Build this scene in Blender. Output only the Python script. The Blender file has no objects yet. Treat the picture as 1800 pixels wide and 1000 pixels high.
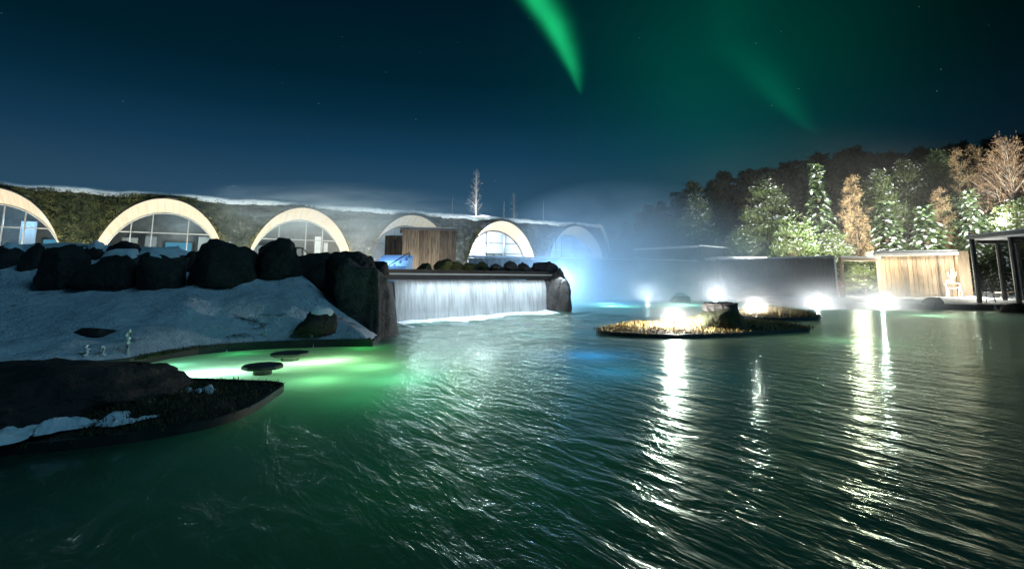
import bpy, bmesh, math, random
import numpy as np
from mathutils import Vector, noise as mnoise, Matrix

C = bpy.context.scene.collection
scene = bpy.context.scene
R = math.radians

# ------------------------------------------------------------------ camera
CAMH = 1.3
PITCH = R(8.0)
F = 900.0 * math.cos(PITCH)
PPY = 490.0 - F * math.tan(PITCH)
cam_d = bpy.data.cameras.new("camera")
cam = bpy.data.objects.new("camera", cam_d)
C.objects.link(cam)
cam.location = (0, 0, CAMH)
cam.rotation_euler = (R(90) + PITCH, 0, 0)
cam_d.sensor_width = 36
cam_d.lens = F / 1800 * 36
cam_d.shift_y = -(500 - PPY) / 1800
cam_d.clip_start = 0.05
cam_d.clip_end = 1000
scene.camera = cam


def ray(px, py):
    a = (px - 900) / F
    u = (PPY - py) / F
    return Vector((a, math.cos(PITCH) - u * math.sin(PITCH), math.sin(PITCH) + u * math.cos(PITCH)))


def at(px, py, Y):
    d = ray(px, py)
    k = Y / d.y
    return Vector((d.x * k, Y, CAMH + d.z * k))


def onz(px, py, z=0.0):
    d = ray(px, py)
    k = (z - CAMH) / d.z
    return Vector((d.x * k, d.y * k, z))


# ------------------------------------------------------------------ colour management
scene.view_settings.view_transform = 'Standard'
scene.view_settings.look = 'None'
scene.view_settings.gamma = 1
scene.view_settings.exposure = 0
scene.view_settings.use_curve_mapping = False
scene.render.engine = 'CYCLES'
cy = scene.cycles
cy.use_denoising = True
try:
    cy.denoiser = 'OPENIMAGEDENOISE'
    cy.denoising_input_passes = 'RGB_ALBEDO_NORMAL'
except Exception:
    pass
cy.max_bounces = 8
cy.diffuse_bounces = 3
cy.glossy_bounces = 3
cy.transmission_bounces = 6
cy.transparent_max_bounces = 16
cy.volume_bounces = 1
cy.sample_clamp_indirect = 4
cy.sample_clamp_direct = 0
cy.caustics_reflective = False
cy.caustics_refractive = False
cy.volume_step_rate = 1.0
cy.volume_max_steps = 128
cy.use_light_tree = True


# ------------------------------------------------------------------ node helpers
class NT:
    def __init__(s, tree):
        s.t = tree
        s.n = tree.nodes
        s.l = tree.links

    def node(s, typ, **kw):
        n = s.n.new(typ)
        for k, v in kw.items():
            setattr(n, k, v)
        return n

    def inp(s, n, name, v):
        if v is None:
            return
        sock = n.inputs[name]
        if isinstance(v, bpy.types.NodeSocket):
            s.l.new(v, sock)
        else:
            sock.default_value = v

    def math(s, op, a, b=None, c=None, clamp=False):
        n = s.node('ShaderNodeMath', operation=op, use_clamp=clamp)
        for i, v in enumerate((a, b, c)):
            if v is not None:
                s.inp(n, i, v)
        return n.outputs[0]

    def ramp(s, fac, stops, interp='LINEAR'):
        n = s.node('ShaderNodeValToRGB')
        cr = n.color_ramp
        cr.interpolation = interp
        while len(cr.elements) < len(stops):
            cr.elements.new(0.5)
        for e, (p, c) in zip(cr.elements, stops):
            e.position = p
            e.color = (c if len(c) == 4 else (*c, 1)) if isinstance(c, (tuple, list)) else (c, c, c, 1)
        s.inp(n, 0, fac)
        return n.outputs[0]

    def noise(s, vec=None, scale=5, detail=4, rough=0.55, dist=0.0, col=False):
        n = s.node('ShaderNodeTexNoise')
        s.inp(n, 'Vector', vec)
        s.inp(n, 'Scale', scale)
        s.inp(n, 'Detail', detail)
        s.inp(n, 'Roughness', rough)
        s.inp(n, 'Distortion', dist)
        return n.outputs['Color' if col else 'Fac']

    def mapping(s, vec, loc=(0, 0, 0), rot=(0, 0, 0), scale=(1, 1, 1)):
        n = s.node('ShaderNodeMapping')
        s.inp(n, 'Vector', vec)
        n.inputs['Location'].default_value = loc
        n.inputs['Rotation'].default_value = rot
        n.inputs['Scale'].default_value = scale
        return n.outputs[0]

    def mix(s, fac, a, b, mode='MIX'):
        n = s.node('ShaderNodeMix', data_type='RGBA', blend_type=mode)
        s.inp(n, 0, fac)
        for i, v in ((6, a), (7, b)):
            if isinstance(v, bpy.types.NodeSocket):
                s.l.new(v, n.inputs[i])
            else:
                n.inputs[i].default_value = (*v, 1) if len(v) == 3 else v
        return n.outputs[2]

    def coord(s, which='Object'):
        return s.node('ShaderNodeTexCoord').outputs[which]

    def pos(s):
        return s.node('ShaderNodeNewGeometry').outputs['Position']

    def bump(s, h, strength=0.5, dist=0.05):
        n = s.node('ShaderNodeBump')
        s.inp(n, 'Strength', strength)
        s.inp(n, 'Distance', dist)
        s.inp(n, 'Height', h)
        return n.outputs[0]


def new_mat(name):
    m = bpy.data.materials.new(name)
    m.use_nodes = True
    t = NT(m.node_tree)
    p = m.node_tree.nodes['Principled BSDF']
    return m, t, p


# ------------------------------------------------------------------ world: night sky with aurora
world = bpy.data.worlds.new("World")
scene.world = world
world.use_nodes = True
wt = NT(world.node_tree)
for n in list(wt.n):
    wt.n.remove(n)
gen = wt.coord('Generated')
sep = wt.node('ShaderNodeSeparateXYZ')
wt.l.new(gen, sep.inputs[0])
dx, dy, dz = sep.outputs
hor = wt.math('SQRT', wt.math('ADD', wt.math('MULTIPLY', dx, dx), wt.math('MULTIPLY', dy, dy)))
elev = wt.math('ARCTAN2', dz, hor)                 # radians
azim = wt.math('ARCTAN2', dx, dy)                  # 0 ahead, + to the right
el_n = wt.math('DIVIDE', elev, math.pi / 2, clamp=True)
base = wt.ramp(el_n, [(0.0, (.036, .100, .165)), (.095, (.026, .080, .142)), (.15, (.0075, .046, .096)), (.195, (.0022, .026, .052)),
                      (.24, (.0003, .0155, .029)), (.36, (.0001, .0075, .0145)), (1.0, (.0001, .003, .007))])
azr = wt.math('MULTIPLY_ADD', azim, 1 / (2 * math.pi), 0.5, clamp=True)
azd = wt.ramp(azr, [(0.0, .5), (.36, .78), (.46, 1.0), (.50, 1.0), (.545, .66), (.585, .32), (.63, .16), (.8, .18), (1.0, .5)])
base = wt.mix(1.0, base, azd, 'MULTIPLY')
# physical night remainder of the Nishita sky (sun far below the horizon)
nish = wt.node('ShaderNodeTexSky', sky_type='NISHITA')
nish.sun_disc = False
nish.sun_elevation = R(-8)
nish.sun_rotation = R(-40)
base = wt.mix(1.0, base, wt.mix(1.0, nish.outputs[0], (.006, .010, .012), 'MULTIPLY'), 'ADD')


def dir_ae(px, py):
    d = ray(px, py)
    return math.atan2(d.x, d.y), math.atan2(d.z, math.hypot(d.x, d.y))


def gauss(x, sig):
    q = wt.math('DIVIDE', x, sig)
    return wt.math('EXPONENT', wt.math('MULTIPLY', wt.math('MULTIPLY', q, q), -1.0))


def curtain(pts, w_left, w_right, amp_stops, wave=0.0):
    """auroral ray: azimuth of its centre as a function of elevation, sharp left edge, soft right edge"""
    ae = [dir_ae(*p) for p in pts]
    ae.sort(key=lambda q: q[1])
    e0, e1 = ae[0][1], ae[-1][1]
    a0, a1 = min(q[0] for q in ae) - 0.01, max(q[0] for q in ae) + 0.01
    en = wt.math('DIVIDE', wt.math('SUBTRACT', elev, e0), e1 - e0)
    enc = wt.math('MINIMUM', wt.math('MAXIMUM', en, 0.0), 1.0)
    cen = wt.ramp(enc, [((q[1] - e0) / (e1 - e0), (q[0] - a0) / (a1 - a0)) for q in ae])
    cen = wt.math('MULTIPLY_ADD', cen, a1 - a0, a0)
    s = wt.math('SUBTRACT', azim, cen)
    grow = wt.math('MULTIPLY_ADD', wt.math('POWER', enc, .75), 1.0, .06)
    gl = gauss(s, wt.math('MULTIPLY', grow, w_left))
    gr = gauss(s, wt.math('MULTIPLY', grow, w_right))
    left = wt.math('LESS_THAN', s, 0.0)
    prof = wt.math('ADD', wt.math('MULTIPLY', left, gl), wt.math('MULTIPLY', wt.math('SUBTRACT', 1.0, left), gr))
    amp = wt.ramp(enc, amp_stops)
    prof = wt.math('MULTIPLY', prof, amp)
    return wt.math('MULTIPLY', prof, wt.math('GREATER_THAN', dy, 0.0))


rays = wt.math('MULTIPLY_ADD', wt.noise(wt.mapping(gen, scale=(26, 26, 1.5)), 1.0, 3), .55, .72)
au1 = curtain([(860, -90), (934, -10), (968, 40), (991, 85), (1008, 125), (1021, 168)], .029, .043,
              [(0.0, 0.0), (.05, .12), (.25, .52), (.5, .82), (.7, .75), (.8, .55), (1.0, .3)])
au2 = curtain([(1275, 70), (1325, 120), (1372, 175), (1412, 218), (1440, 240)], .036, .05,
              [(0.0, 0.0), (.12, .5), (.35, 1.0), (.6, .75), (1.0, .2)])
# diffuse veil
va, ve = dir_ae(1270, 110)
veil = wt.math('MULTIPLY', gauss(wt.math('SUBTRACT', azim, va), .25), gauss(wt.math('SUBTRACT', elev, ve), .24))
veil = wt.math('MULTIPLY', veil, wt.math('MULTIPLY_ADD', wt.noise(gen, 3.0, 2), .8, .6))
aur = wt.mix(1.0, (0, 0, 0), (0, 0, 0))


def tint(f, col):
    n = wt.node('ShaderNodeVectorMath', operation='SCALE')
    n.inputs[0].default_value = col
    wt.l.new(f, n.inputs['Scale'])
    return n.outputs[0]


au1 = wt.math('MULTIPLY', au1, rays)
col = wt.mix(1.0, base, tint(au1, (.012, .62, .19)), 'ADD')
col = wt.mix(1.0, col, tint(au2, (.0, .050, .022)), 'ADD')
col = wt.mix(1.0, col, tint(veil, (.0, .042, .026)), 'ADD')
# stars
vor = wt.node('ShaderNodeTexVoronoi')
wt.inp(vor, 'Vector', gen)
wt.inp(vor, 'Scale', 60.0)
star = wt.math('LESS_THAN', vor.outputs['Distance'], .055)
sepc = wt.node('ShaderNodeSeparateColor')
wt.l.new(vor.outputs['Color'], sepc.inputs[0])
star = wt.math('MULTIPLY', star, wt.math('POWER', sepc.outputs[0], 9.0))
col = wt.mix(1.0, col, tint(star, (.10, .14, .15)), 'ADD')
bg = wt.node('ShaderNodeBackground')
wt.l.new(col, bg.inputs[0])
bg.inputs[1].default_value = 1.0
wo = wt.node('ShaderNodeOutputWorld')
wt.l.new(bg.outputs[0], wo.inputs[0])

# faint broad blue fill, added to brighten the snow like moonlight
sun_d = bpy.data.lights.new("night_fill", 'SUN')
sun_d.energy = 0.60
sun_d.angle = R(25)
sun_d.color = (.22, .62, .96)
sun = bpy.data.objects.new("night_fill", sun_d)
C.objects.link(sun)
sun.rotation_euler = (R(14), R(44), 0)
sun.location = (-20, -20, 40)


def lamp(name, loc, power, color=(1, 1, 1), radius=0.1, kind='POINT', rot=None, size=None, spot=None, blend=0.6, spread=None):
    d = bpy.data.lights.new(name, kind)
    d.energy = power
    d.color = color
    if kind in ('POINT', 'SPOT'):
        d.shadow_soft_size = radius
    if kind == 'SPOT':
        d.spot_size = spot or R(90)
        d.spot_blend = blend
    if kind == 'AREA':
        d.shape = 'RECTANGLE'
        d.size, d.size_y = size
        if spread:
            d.spread = spread
    o = bpy.data.objects.new(name, d)
    C.objects.link(o)
    o.location = loc
    if rot:
        o.rotation_euler = rot
    return o


# ------------------------------------------------------------------ mesh helpers
def mobj(name, verts, faces, mats, parent=None, smooth=False, loc=None, midx=None):
    me = bpy.data.meshes.new(name)
    verts = np.asarray(verts, dtype=float)
    me.from_pydata(verts.tolist(), [], [tuple(f) for f in faces])
    if not isinstance(mats, (list, tuple)):
        mats = [mats]
    for m in mats:
        me.materials.append(m)
    if midx is not None:
        me.polygons.foreach_set('material_index', np.asarray(midx, dtype=np.int32))
    if smooth:
        me.polygons.foreach_set('use_smooth', np.ones(len(me.polygons), dtype=bool))
    me.update()
    o = bpy.data.objects.new(name, me)
    C.objects.link(o)
    if parent:
        o.parent = parent
    if loc is not None:
        o.location = loc
    return o


def tag(o, label=None, cat=None, group=None, kind=None):
    if label:
        o['label'] = label
    if cat:
        o['category'] = cat
    if group:
        o['group'] = group
    if kind:
        o['kind'] = kind
    return o


def thing(name, label, cat, loc=(0, 0, 0), rotz=0.0, group=None):
    o = bpy.data.objects.new(name, None)
    o.empty_display_size = 0.2
    C.objects.link(o)
    o.location = loc
    o.rotation_euler = (0, 0, rotz)
    return tag(o, label, cat, group)


def copy_tree(root, loc, rotz=0.0, scale=None, label=None, group=None):
    r = root.copy()
    C.objects.link(r)
    r.location = loc
    r.rotation_euler = (0, 0, rotz)
    if scale is not None:
        r.scale = scale if hasattr(scale, '__len__') else (scale,) * 3
    if label:
        r['label'] = label
    if group:
        r['group'] = group
    for ch in list(root.children):
        c = ch.copy()
        C.objects.link(c)
        c.parent = r
        for g in list(ch.children):
            d = g.copy()
            C.objects.link(d)
            d.parent = c
    return r


class MB:
    def __init__(s):
        s.v = []
        s.f = []

    def add(s, vs, fs):
        b = len(s.v)
        s.v.extend([tuple(v) for v in vs])
        s.f.extend([tuple(i + b for i in f) for f in fs])
        return s

    def box(s, x0, x1, y0, y1, z0, z1, M=None):
        vs = [Vector(p) for p in ((x0, y0, z0), (x1, y0, z0), (x1, y1, z0), (x0, y1, z0),
                                  (x0, y0, z1), (x1, y0, z1), (x1, y1, z1), (x0, y1, z1))]
        if M:
            vs = [M @ v for v in vs]
        return s.add(vs, [(0, 3, 2, 1), (4, 5, 6, 7), (0, 1, 5, 4), (1, 2, 6, 5), (2, 3, 7, 6), (3, 0, 4, 7)])

    def tube(s, pts, r, n=6, cap=True):
        pts = [Vector(p) for p in pts]
        rs = r if hasattr(r, '__len__') else [r] * len(pts)
        rings = []
        for i, p in enumerate(pts):
            d = (pts[min(i + 1, len(pts) - 1)] - pts[max(i - 1, 0)]).normalized()
            a = d.orthogonal().normalized()
            if i and abs(a.dot(rings[-1][1])) < .2:
                a = rings[-1][1]
            if i:
                a = (rings[-1][1] - d * rings[-1][1].dot(d))
                a = a.normalized() if a.length > 1e-4 else d.orthogonal().normalized()
            b = d.cross(a)
            rings.append(([p + (a * math.cos(2 * math.pi * k / n) + b * math.sin(2 * math.pi * k / n)) * rs[i] for k in range(n)], a))
        vs = [v for rg, _ in rings for v in rg]
        fs = []
        for i in range(len(pts) - 1):
            for k in range(n):
                k2 = (k + 1) % n
                fs.append((i * n + k, i * n + k2, (i + 1) * n + k2, (i + 1) * n + k))
        if cap:
            fs.append(tuple(range(n))[::-1])
            fs.append(tuple((len(pts) - 1) * n + k for k in range(n)))
        return s.add(vs, fs)

    def lathe(s, prof, n=12, c=(0, 0, 0)):
        vs, fs = [], []
        for (r, z) in prof:
            for k in range(n):
                a = 2 * math.pi * k / n
                vs.append((c[0] + r * math.cos(a), c[1] + r * math.sin(a), c[2] + z))
        for i in range(len(prof) - 1):
            for k in range(n):
                k2 = (k + 1) % n
                fs.append((i * n + k, i * n + k2, (i + 1) * n + k2, (i + 1) * n + k))
        fs.append(tuple(range(n))[::-1])
        fs.append(tuple((len(prof) - 1) * n + k for k in range(n)))
        return s.add(vs, fs)

    def build(s, name, mat, parent=None, smooth=False, loc=None):
        return mobj(name, s.v, s.f, mat, parent, smooth, loc)


def rhombs(Cc, A, B):
    """flat diamond leaves: centre, half-length vector, half-width vector"""
    n = len(Cc)
    V = np.empty((n, 4, 3))
    V[:, 0] = Cc - A
    V[:, 1] = Cc + B - A * .15
    V[:, 2] = Cc + A
    V[:, 3] = Cc - B - A * .15
    Fc = np.arange(n * 4).reshape(n, 4)
    return V.reshape(-1, 3), Fc


def octas(Cc, A, B, N):
    """small rounded lumps"""
    n = len(Cc)
    V = np.empty((n, 6, 3))
    V[:, 0] = Cc - A
    V[:, 1] = Cc + B
    V[:, 2] = Cc + A
    V[:, 3] = Cc - B
    V[:, 4] = Cc + N
    V[:, 5] = Cc - N * .4
    T = np.array([(0, 1, 4), (1, 2, 4), (2, 3, 4), (3, 0, 4), (1, 0, 5), (2, 1, 5), (3, 2, 5), (0, 3, 5)])
    Fc = (np.arange(n)[:, None, None] * 6 + T[None]).reshape(-1, 3)
    return V.reshape(-1, 3), Fc


def unit(v):
    return v / np.maximum(np.linalg.norm(v, axis=-1, keepdims=True), 1e-9)


def vnoise(x, y, s, seed=0.0):
    """cheap smooth 2-D value noise (vectorised), about -1..1"""
    x = np.asarray(x) * s + seed * 17.3
    y = np.asarray(y) * s - seed * 9.7
    xi, yi = np.floor(x), np.floor(y)
    fx, fy = x - xi, y - yi
    fx, fy = fx * fx * (3 - 2 * fx), fy * fy * (3 - 2 * fy)

    def h(a, b):
        q = np.sin(a * 127.1 + b * 311.7 + seed * 3.1) * 43758.5453
        return (q - np.floor(q)) * 2 - 1
    return (h(xi, yi) * (1 - fx) + h(xi + 1, yi) * fx) * (1 - fy) + (h(xi, yi + 1) * (1 - fx) + h(xi + 1, yi + 1) * fx) * fy


# ------------------------------------------------------------------ materials
M = {}


def simple(name, c1, c2=None, scale=6, rough=.7, bump=.3, bdist=.02, metal=0.0, stretch=(1, 1, 1), coord='Object', detail=5, rnd=0.0):
    m, t, p = new_mat(name)
    v = t.mapping(t.coord(coord), scale=stretch)
    if rnd:
        oi = t.node('ShaderNodeObjectInfo')
        vv = t.node('ShaderNodeVectorMath', operation='ADD')
        t.l.new(v, vv.inputs[0])
        cx = t.node('ShaderNodeCombineXYZ')
        t.l.new(t.math('MULTIPLY', oi.outputs['Random'], 37.0), cx.inputs[0])
        t.l.new(t.math('MULTIPLY', oi.outputs['Random'], 11.0), cx.inputs[1])
        t.l.new(cx.outputs[0], vv.inputs[1])
        v = vv.outputs[0]
    nz = t.noise(v, scale, detail)
    c2 = c2 or c1
    colr = t.ramp(nz, [(.3, c1), (.7, c2)])
    if rnd:
        colr = t.mix(1.0, colr, t.ramp(oi.outputs['Random'], [(0, 1 - rnd), (1, 1.0)]), 'MULTIPLY')
    t.l.new(colr, p.inputs['Base Color'])
    p.inputs['Roughness'].default_value = rough
    p.inputs['Metallic'].default_value = metal
    if bump:
        t.l.new(t.bump(t.noise(v, scale * 2.3, 6), bump, bdist), p.inputs['Normal'])
    M[name] = m
    return m


simple('basalt', (.008, .007, .006), (.034, .028, .022), 5, .78, .9, .05, detail=8)
simple('lava', (.022, .021, .022), (.085, .080, .078), 6, .7, 1.0, .06, detail=8)
simple('mossrock', (.016, .020, .008), (.060, .070, .022), 5, .9, .8, .05)
simple('soil', (.008, .006, .0045), (.036, .025, .014), 14, .95, .8, .03)
simple('steel', (.035, .036, .036), (.070, .070, .068), 4, .45, .15, .005, metal=.7)
simple('darkmetal', (.03, .035, .04), (.06, .065, .07), 8, .5, .1, .005)
simple('concrete', (.10, .10, .10), (.19, .18, .17), 4, .8, .3, .01)
simple('darkconcrete', (.022, .022, .022), (.050, .048, .046), 4, .6, .3, .01)
simple('board', (.09, .075, .055), (.38, .31, .23), 3, .7, .3, .01, stretch=(6, 6, .6), rnd=.55)
simple('paleboard', (.24, .175, .11), (.46, .36, .245), 3, .65, .2, .008, stretch=(6, 6, .5), rnd=.3)
simple('fenceboard', (.014, .016, .015), (.085, .080, .068), 2.2, .75, .35, .01, stretch=(7, 7, .5))
simple('whitepaint', (.70, .70, .69), (.80, .80, .78), 5, .55, .05, .004)
simple('plaster', (.11, .12, .12), (.17, .18, .18), 3, .8, .08, .006)
simple('framepaint', (.30, .33, .34), (.38, .41, .42), 5, .5, .05, .004)
simple('curtain', (.16, .18, .20), (.30, .33, .36), 3, .9, .2, .02, stretch=(9, 9, .3))
simple('orange', (.62, .22, .02), (.75, .30, .03), 6, .6, .1, .004)
simple('bark', (.05, .036, .024), (.14, .10, .07), 9, .9, .6, .02, stretch=(3, 3, .6))
simple('palebark', (.42, .38, .33), (.62, .57, .50), 9, .85, .3, .01, stretch=(3, 3, .8))
simple('needle', (.045, .090, .045), (.11, .17, .065), 2.2, .65, 0, rnd=.35)
simple('pineneedle', (.042, .075, .026), (.125, .165, .055), 2.0, .65, 0, rnd=.35)
simple('darkneedle', (.040, .066, .050), (.085, .115, .080), 2.0, .8, 0, rnd=.4)
simple('larchtwig', (.26, .17, .08), (.56, .42, .24), 1.8, .8, 0, rnd=.2)
simple('birchtwig', (.28, .18, .10), (.44, .31, .20), 1.6, .8, 0, rnd=.2)
simple('drygrass', (.24, .17, .05), (.52, .40, .16), 4, .9, 0)
simple('darkgrass', (.020, .030, .010), (.075, .070, .025), 5, .9, 0)
simple('turfleaf', (.022, .034, .014), (.24, .22, .075), 1.8, .9, 0)
simple('pooltile', (.05, .065, .06), (.08, .10, .095), 2, .8, .05, .01)

# snow
m, t, p = new_mat('snow')
v = t.pos()
nz = t.noise(v, 2.2, 5)
t.l.new(t.ramp(nz, [(.3, (.62, .66, .70)), (.65, (.82, .84, .86))]), p.inputs['Base Color'])
p.inputs['Roughness'].default_value = .65
hh = t.math('ADD', t.noise(v, 4.0, 6, .6), t.math('MULTIPLY', t.noise(v, 22, 3), .25))
t.l.new(t.bump(hh, .6, .10), p.inputs['Normal'])
M['snow'] = m

# ground: snow with soil breaking through here and there
m, t, p = new_mat('groundsnow')
v = t.pos()
nz = t.noise(v, .9, 7, .62)
patch = t.ramp(t.noise(t.mapping(v, scale=(.8, 1.4, 2.0)), 1.15, 9, .68), [(.615, 0.0), (.70, 1.0)])
snowc = t.ramp(nz, [(.3, (.50, .55, .60)), (.62, (.80, .83, .86))])
soilc = t.ramp(t.noise(v, 9, 5), [(.3, (.03, .026, .02)), (.7, (.12, .095, .06))])
t.l.new(t.mix(patch, snowc, soilc), p.inputs['Base Color'])
p.inputs['Roughness'].default_value = .7
hh = t.math('ADD', t.noise(t.mapping(v, scale=(1, 1.6, 1)), 2.6, 8, .62), t.math('MULTIPLY', t.noise(v, 24, 3), .2))
hh = t.math('SUBTRACT', hh, t.math('MULTIPLY', patch, .25))
t.l.new(t.bump(hh, .9, .26), p.inputs['Normal'])
M['groundsnow'] = m

# turf facade: moss, heather and stone; snow holds on it towards the far end
m, t, p = new_mat('turf')
v = t.coord('Object')
c1 = t.ramp(t.noise(v, 2.4, 8, .7), [(.34, (.014, .016, .010)), (.5, (.075, .085, .032)), (.60, (.16, .14, .06)), (.72, (.24, .23, .18))])
sx = t.node('ShaderNodeSeparateXYZ')
t.l.new(v, sx.inputs[0])
haze_grey = t.math('MULTIPLY', t.math('SUBTRACT', sx.outputs[0], -1.0), .13, clamp=True)  # steam haze put into the colour: wall turns greyer along its length
hazy_stone = t.ramp(t.noise(v, 3.2, 8, .7), [(.35, (.035, .038, .038)), (.6, (.12, .125, .12)), (.72, (.30, .31, .31))])
c1 = t.mix(haze_grey, c1, hazy_stone)
patch = t.ramp(t.noise(v, 3.2, 8, .75), [(.60, 0.0), (.68, 1.0)])
far = t.math('MULTIPLY', t.math('SUBTRACT', sx.outputs[0], 22.0), .25, clamp=True)
c1 = t.mix(t.math('MULTIPLY', patch, t.math('MULTIPLY_ADD', far, .55, .35)), c1, (.72, .75, .78))
t.l.new(c1, p.inputs['Base Color'])
p.inputs['Roughness'].default_value = .95
t.l.new(t.bump(t.noise(v, 6, 8, .7), 1.0, .12), p.inputs['Normal'])
M['turf'] = m

# planked arch soffit
m, t, p = new_mat('soffit')
v = t.coord('UV')
wv = t.noise(t.mapping(v, scale=(30, .6, 1)), 1.0, 2)
c = t.ramp(wv, [(.35, (.58, .47, .35)), (.65, (.78, .67, .54))])
br = t.node('ShaderNodeTexWave', wave_type='BANDS', bands_direction='X')
t.inp(br, 'Vector', v)
br.inputs['Scale'].default_value = 11.0
gap = t.ramp(br.outputs['Fac'], [(.0, .35), (.10, 1.0)])
t.l.new(t.mix(1.0, c, gap, 'MULTIPLY'), p.inputs['Base Color'])
p.inputs['Roughness'].default_value = .6
t.l.new(t.bump(br.outputs['Fac'], .3, .02), p.inputs['Normal'])
M['soffit'] = m

# glass
m = bpy.data.materials.new('glass')
m.use_nodes = True
t = NT(m.node_tree)
t.n.clear()
tr = t.node('ShaderNodeBsdfTransparent')
tr.inputs[0].default_value = (.82, .88, .90, 1)
gl = t.node('ShaderNodeBsdfGlossy')
gl.inputs['Roughness'].default_value = .03
fr = t.node('ShaderNodeFresnel')
mx = t.node('ShaderNodeMixShader')
t.l.new(t.math('MULTIPLY', fr.outputs[0], .9), mx.inputs[0])
t.l.new(tr.outputs[0], mx.inputs[1])
t.l.new(gl.outputs[0], mx.inputs[2])
ou = t.node('ShaderNodeOutputMaterial')
t.l.new(mx.outputs[0], ou.inputs[0])
M['glass'] = m


def emit(name, colr, strength):
    m = bpy.data.materials.new(name)
    m.use_nodes = True
    t = NT(m.node_tree)
    t.n.clear()
    e = t.node('ShaderNodeEmission')
    e.inputs[0].default_value = (*colr, 1)
    e.inputs[1].default_value = strength
    ou = t.node('ShaderNodeOutputMaterial')
    t.l.new(e.outputs[0], ou.inputs[0])
    M[name] = m


emit('lens_white', (.95, .98, 1.0), 60)
emit('ropelight', (1.0, .88, .70), 5)
emit('blue_window', (.16, .55, .80), .55)
emit('blue_strip', (.30, .52, 1.0), 1.0)

# pool water: milky geothermal water, mirror on top, scattering body below
m = bpy.data.materials.new('water')
m.use_nodes = True
t = NT(m.node_tree)
t.n.clear()
v = t.pos()
ang = math.atan2(.83, -.55)                       # the crests' long axis
vs = t.mapping(v, rot=(0, 0, -ang), scale=(1, 1, 1))
w1 = t.noise(t.mapping(vs, scale=(.45, 1.7, 1)), 1.0, 3, .5, .3)
w2 = t.noise(t.mapping(vs, scale=(1.9, 4.9, 1)), 1.0, 4, .55, .5)
w3 = t.noise(t.mapping(vs, scale=(5, 15, 1)), 1.0, 2, .5, .2)
hsum = t.math('ADD', t.math('MULTIPLY', w1, .42), t.math('ADD', t.math('MULTIPLY', w2, .50), t.math('MULTIPLY', w3, .08)))
# choppier under the fall
dvec = t.node('ShaderNodeVectorMath', operation='DISTANCE')
t.l.new(v, dvec.inputs[0])
dvec.inputs[1].default_value = (-.4, 14.5, 0)
chop = t.ramp(t.math('DIVIDE', dvec.outputs['Value'], 12.0), [(.12, 1.0), (.62, 0.0)])
wc = t.noise(t.mapping(v, rot=(0, 0, .25), scale=(1.0, .85, 1)), 1.25, 4, .55, .6)
hsum = t.math('ADD', hsum, t.math('MULTIPLY', wc, t.math('MULTIPLY', chop, 1.5)))
# calm lit cove
dv2 = t.node('ShaderNodeVectorMath', operation='DISTANCE')
t.l.new(v, dv2.inputs[0])
dv2.inputs[1].default_value = (-4.0, 7.6, 0)
calm = t.ramp(t.math('DIVIDE', dv2.outputs['Value'], 5.0), [(.2, .3), (1.0, 1.0)])
# calm and ruffled patches
patchy = t.ramp(t.noise(t.mapping(vs, scale=(.16, .34, 1)), 1.0, 3, .55, .8), [(.32, .58), (.58, 1.0)])
patchy = t.math('MAXIMUM', patchy, t.math('MULTIPLY', chop, .9))
bmp = t.bump(hsum, t.math('MULTIPLY', t.math('MULTIPLY', calm, patchy), .9), .10)
gl = t.node('ShaderNodeBsdfGlossy')
gl.inputs['Roughness'].default_value = .11
gl.inputs['Color'].default_value = (.80, 1.0, .90, 1)
t.l.new(bmp, gl.inputs['Normal'])
gl2 = t.node('ShaderNodeBsdfGlossy')
gl2.inputs['Roughness'].default_value = .31
gl2.inputs['Color'].default_value = (.84, 1.0, .90, 1)
t.l.new(bmp, gl2.inputs['Normal'])
glm = t.node('ShaderNodeMixShader')
glm.inputs[0].default_value = .48
t.l.new(gl.outputs[0], glm.inputs[1])
t.l.new(gl2.outputs[0], glm.inputs[2])
tl = t.node('ShaderNodeBsdfTranslucent')
tl.inputs[0].default_value = (.55, .80, .70, 1)
df = t.node('ShaderNodeBsdfDiffuse')
df.inputs[0].default_value = (.006, .018, .015, 1)
t.l.new(bmp, df.inputs['Normal'])
# pale flecks below the fall: foam, with bright reflections put into the colour
fleck_r = t.ramp(t.math('DIVIDE', dvec.outputs['Value'], 12.0), [(.10, .75), (.28, .42), (.48, 0.0)])
fleck_n = t.noise(t.mapping(v, rot=(0, 0, .2), scale=(.8, .9, 1)), 1.5, 8, .66, .9)
fleck_m = t.math('MULTIPLY', t.ramp(fleck_n, [(.49, 0.0), (.60, 1.0)]), fleck_r)
t.l.new(t.mix(fleck_m, (.006, .018, .015), (.70, .78, .80)), df.inputs[0])
body = t.node('ShaderNodeAddShader')
t.l.new(tl.outputs[0], body.inputs[0])
t.l.new(df.outputs[0], body.inputs[1])
fr = t.node('ShaderNodeFresnel')
fr.inputs['IOR'].default_value = 1.33
t.l.new(bmp, fr.inputs['Normal'])
mx = t.node('ShaderNodeMixShader')
t.l.new(t.math('MULTIPLY', fr.outputs[0], t.math('SUBTRACT', 1.0, t.math('MULTIPLY', fleck_m, .8))), mx.inputs[0])
t.l.new(body.outputs[0], mx.inputs[1])
t.l.new(glm.outputs[0], mx.inputs[2])
ou = t.node('ShaderNodeOutputMaterial')
t.l.new(mx.outputs[0], ou.inputs[0])
M['water'] = m

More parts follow.
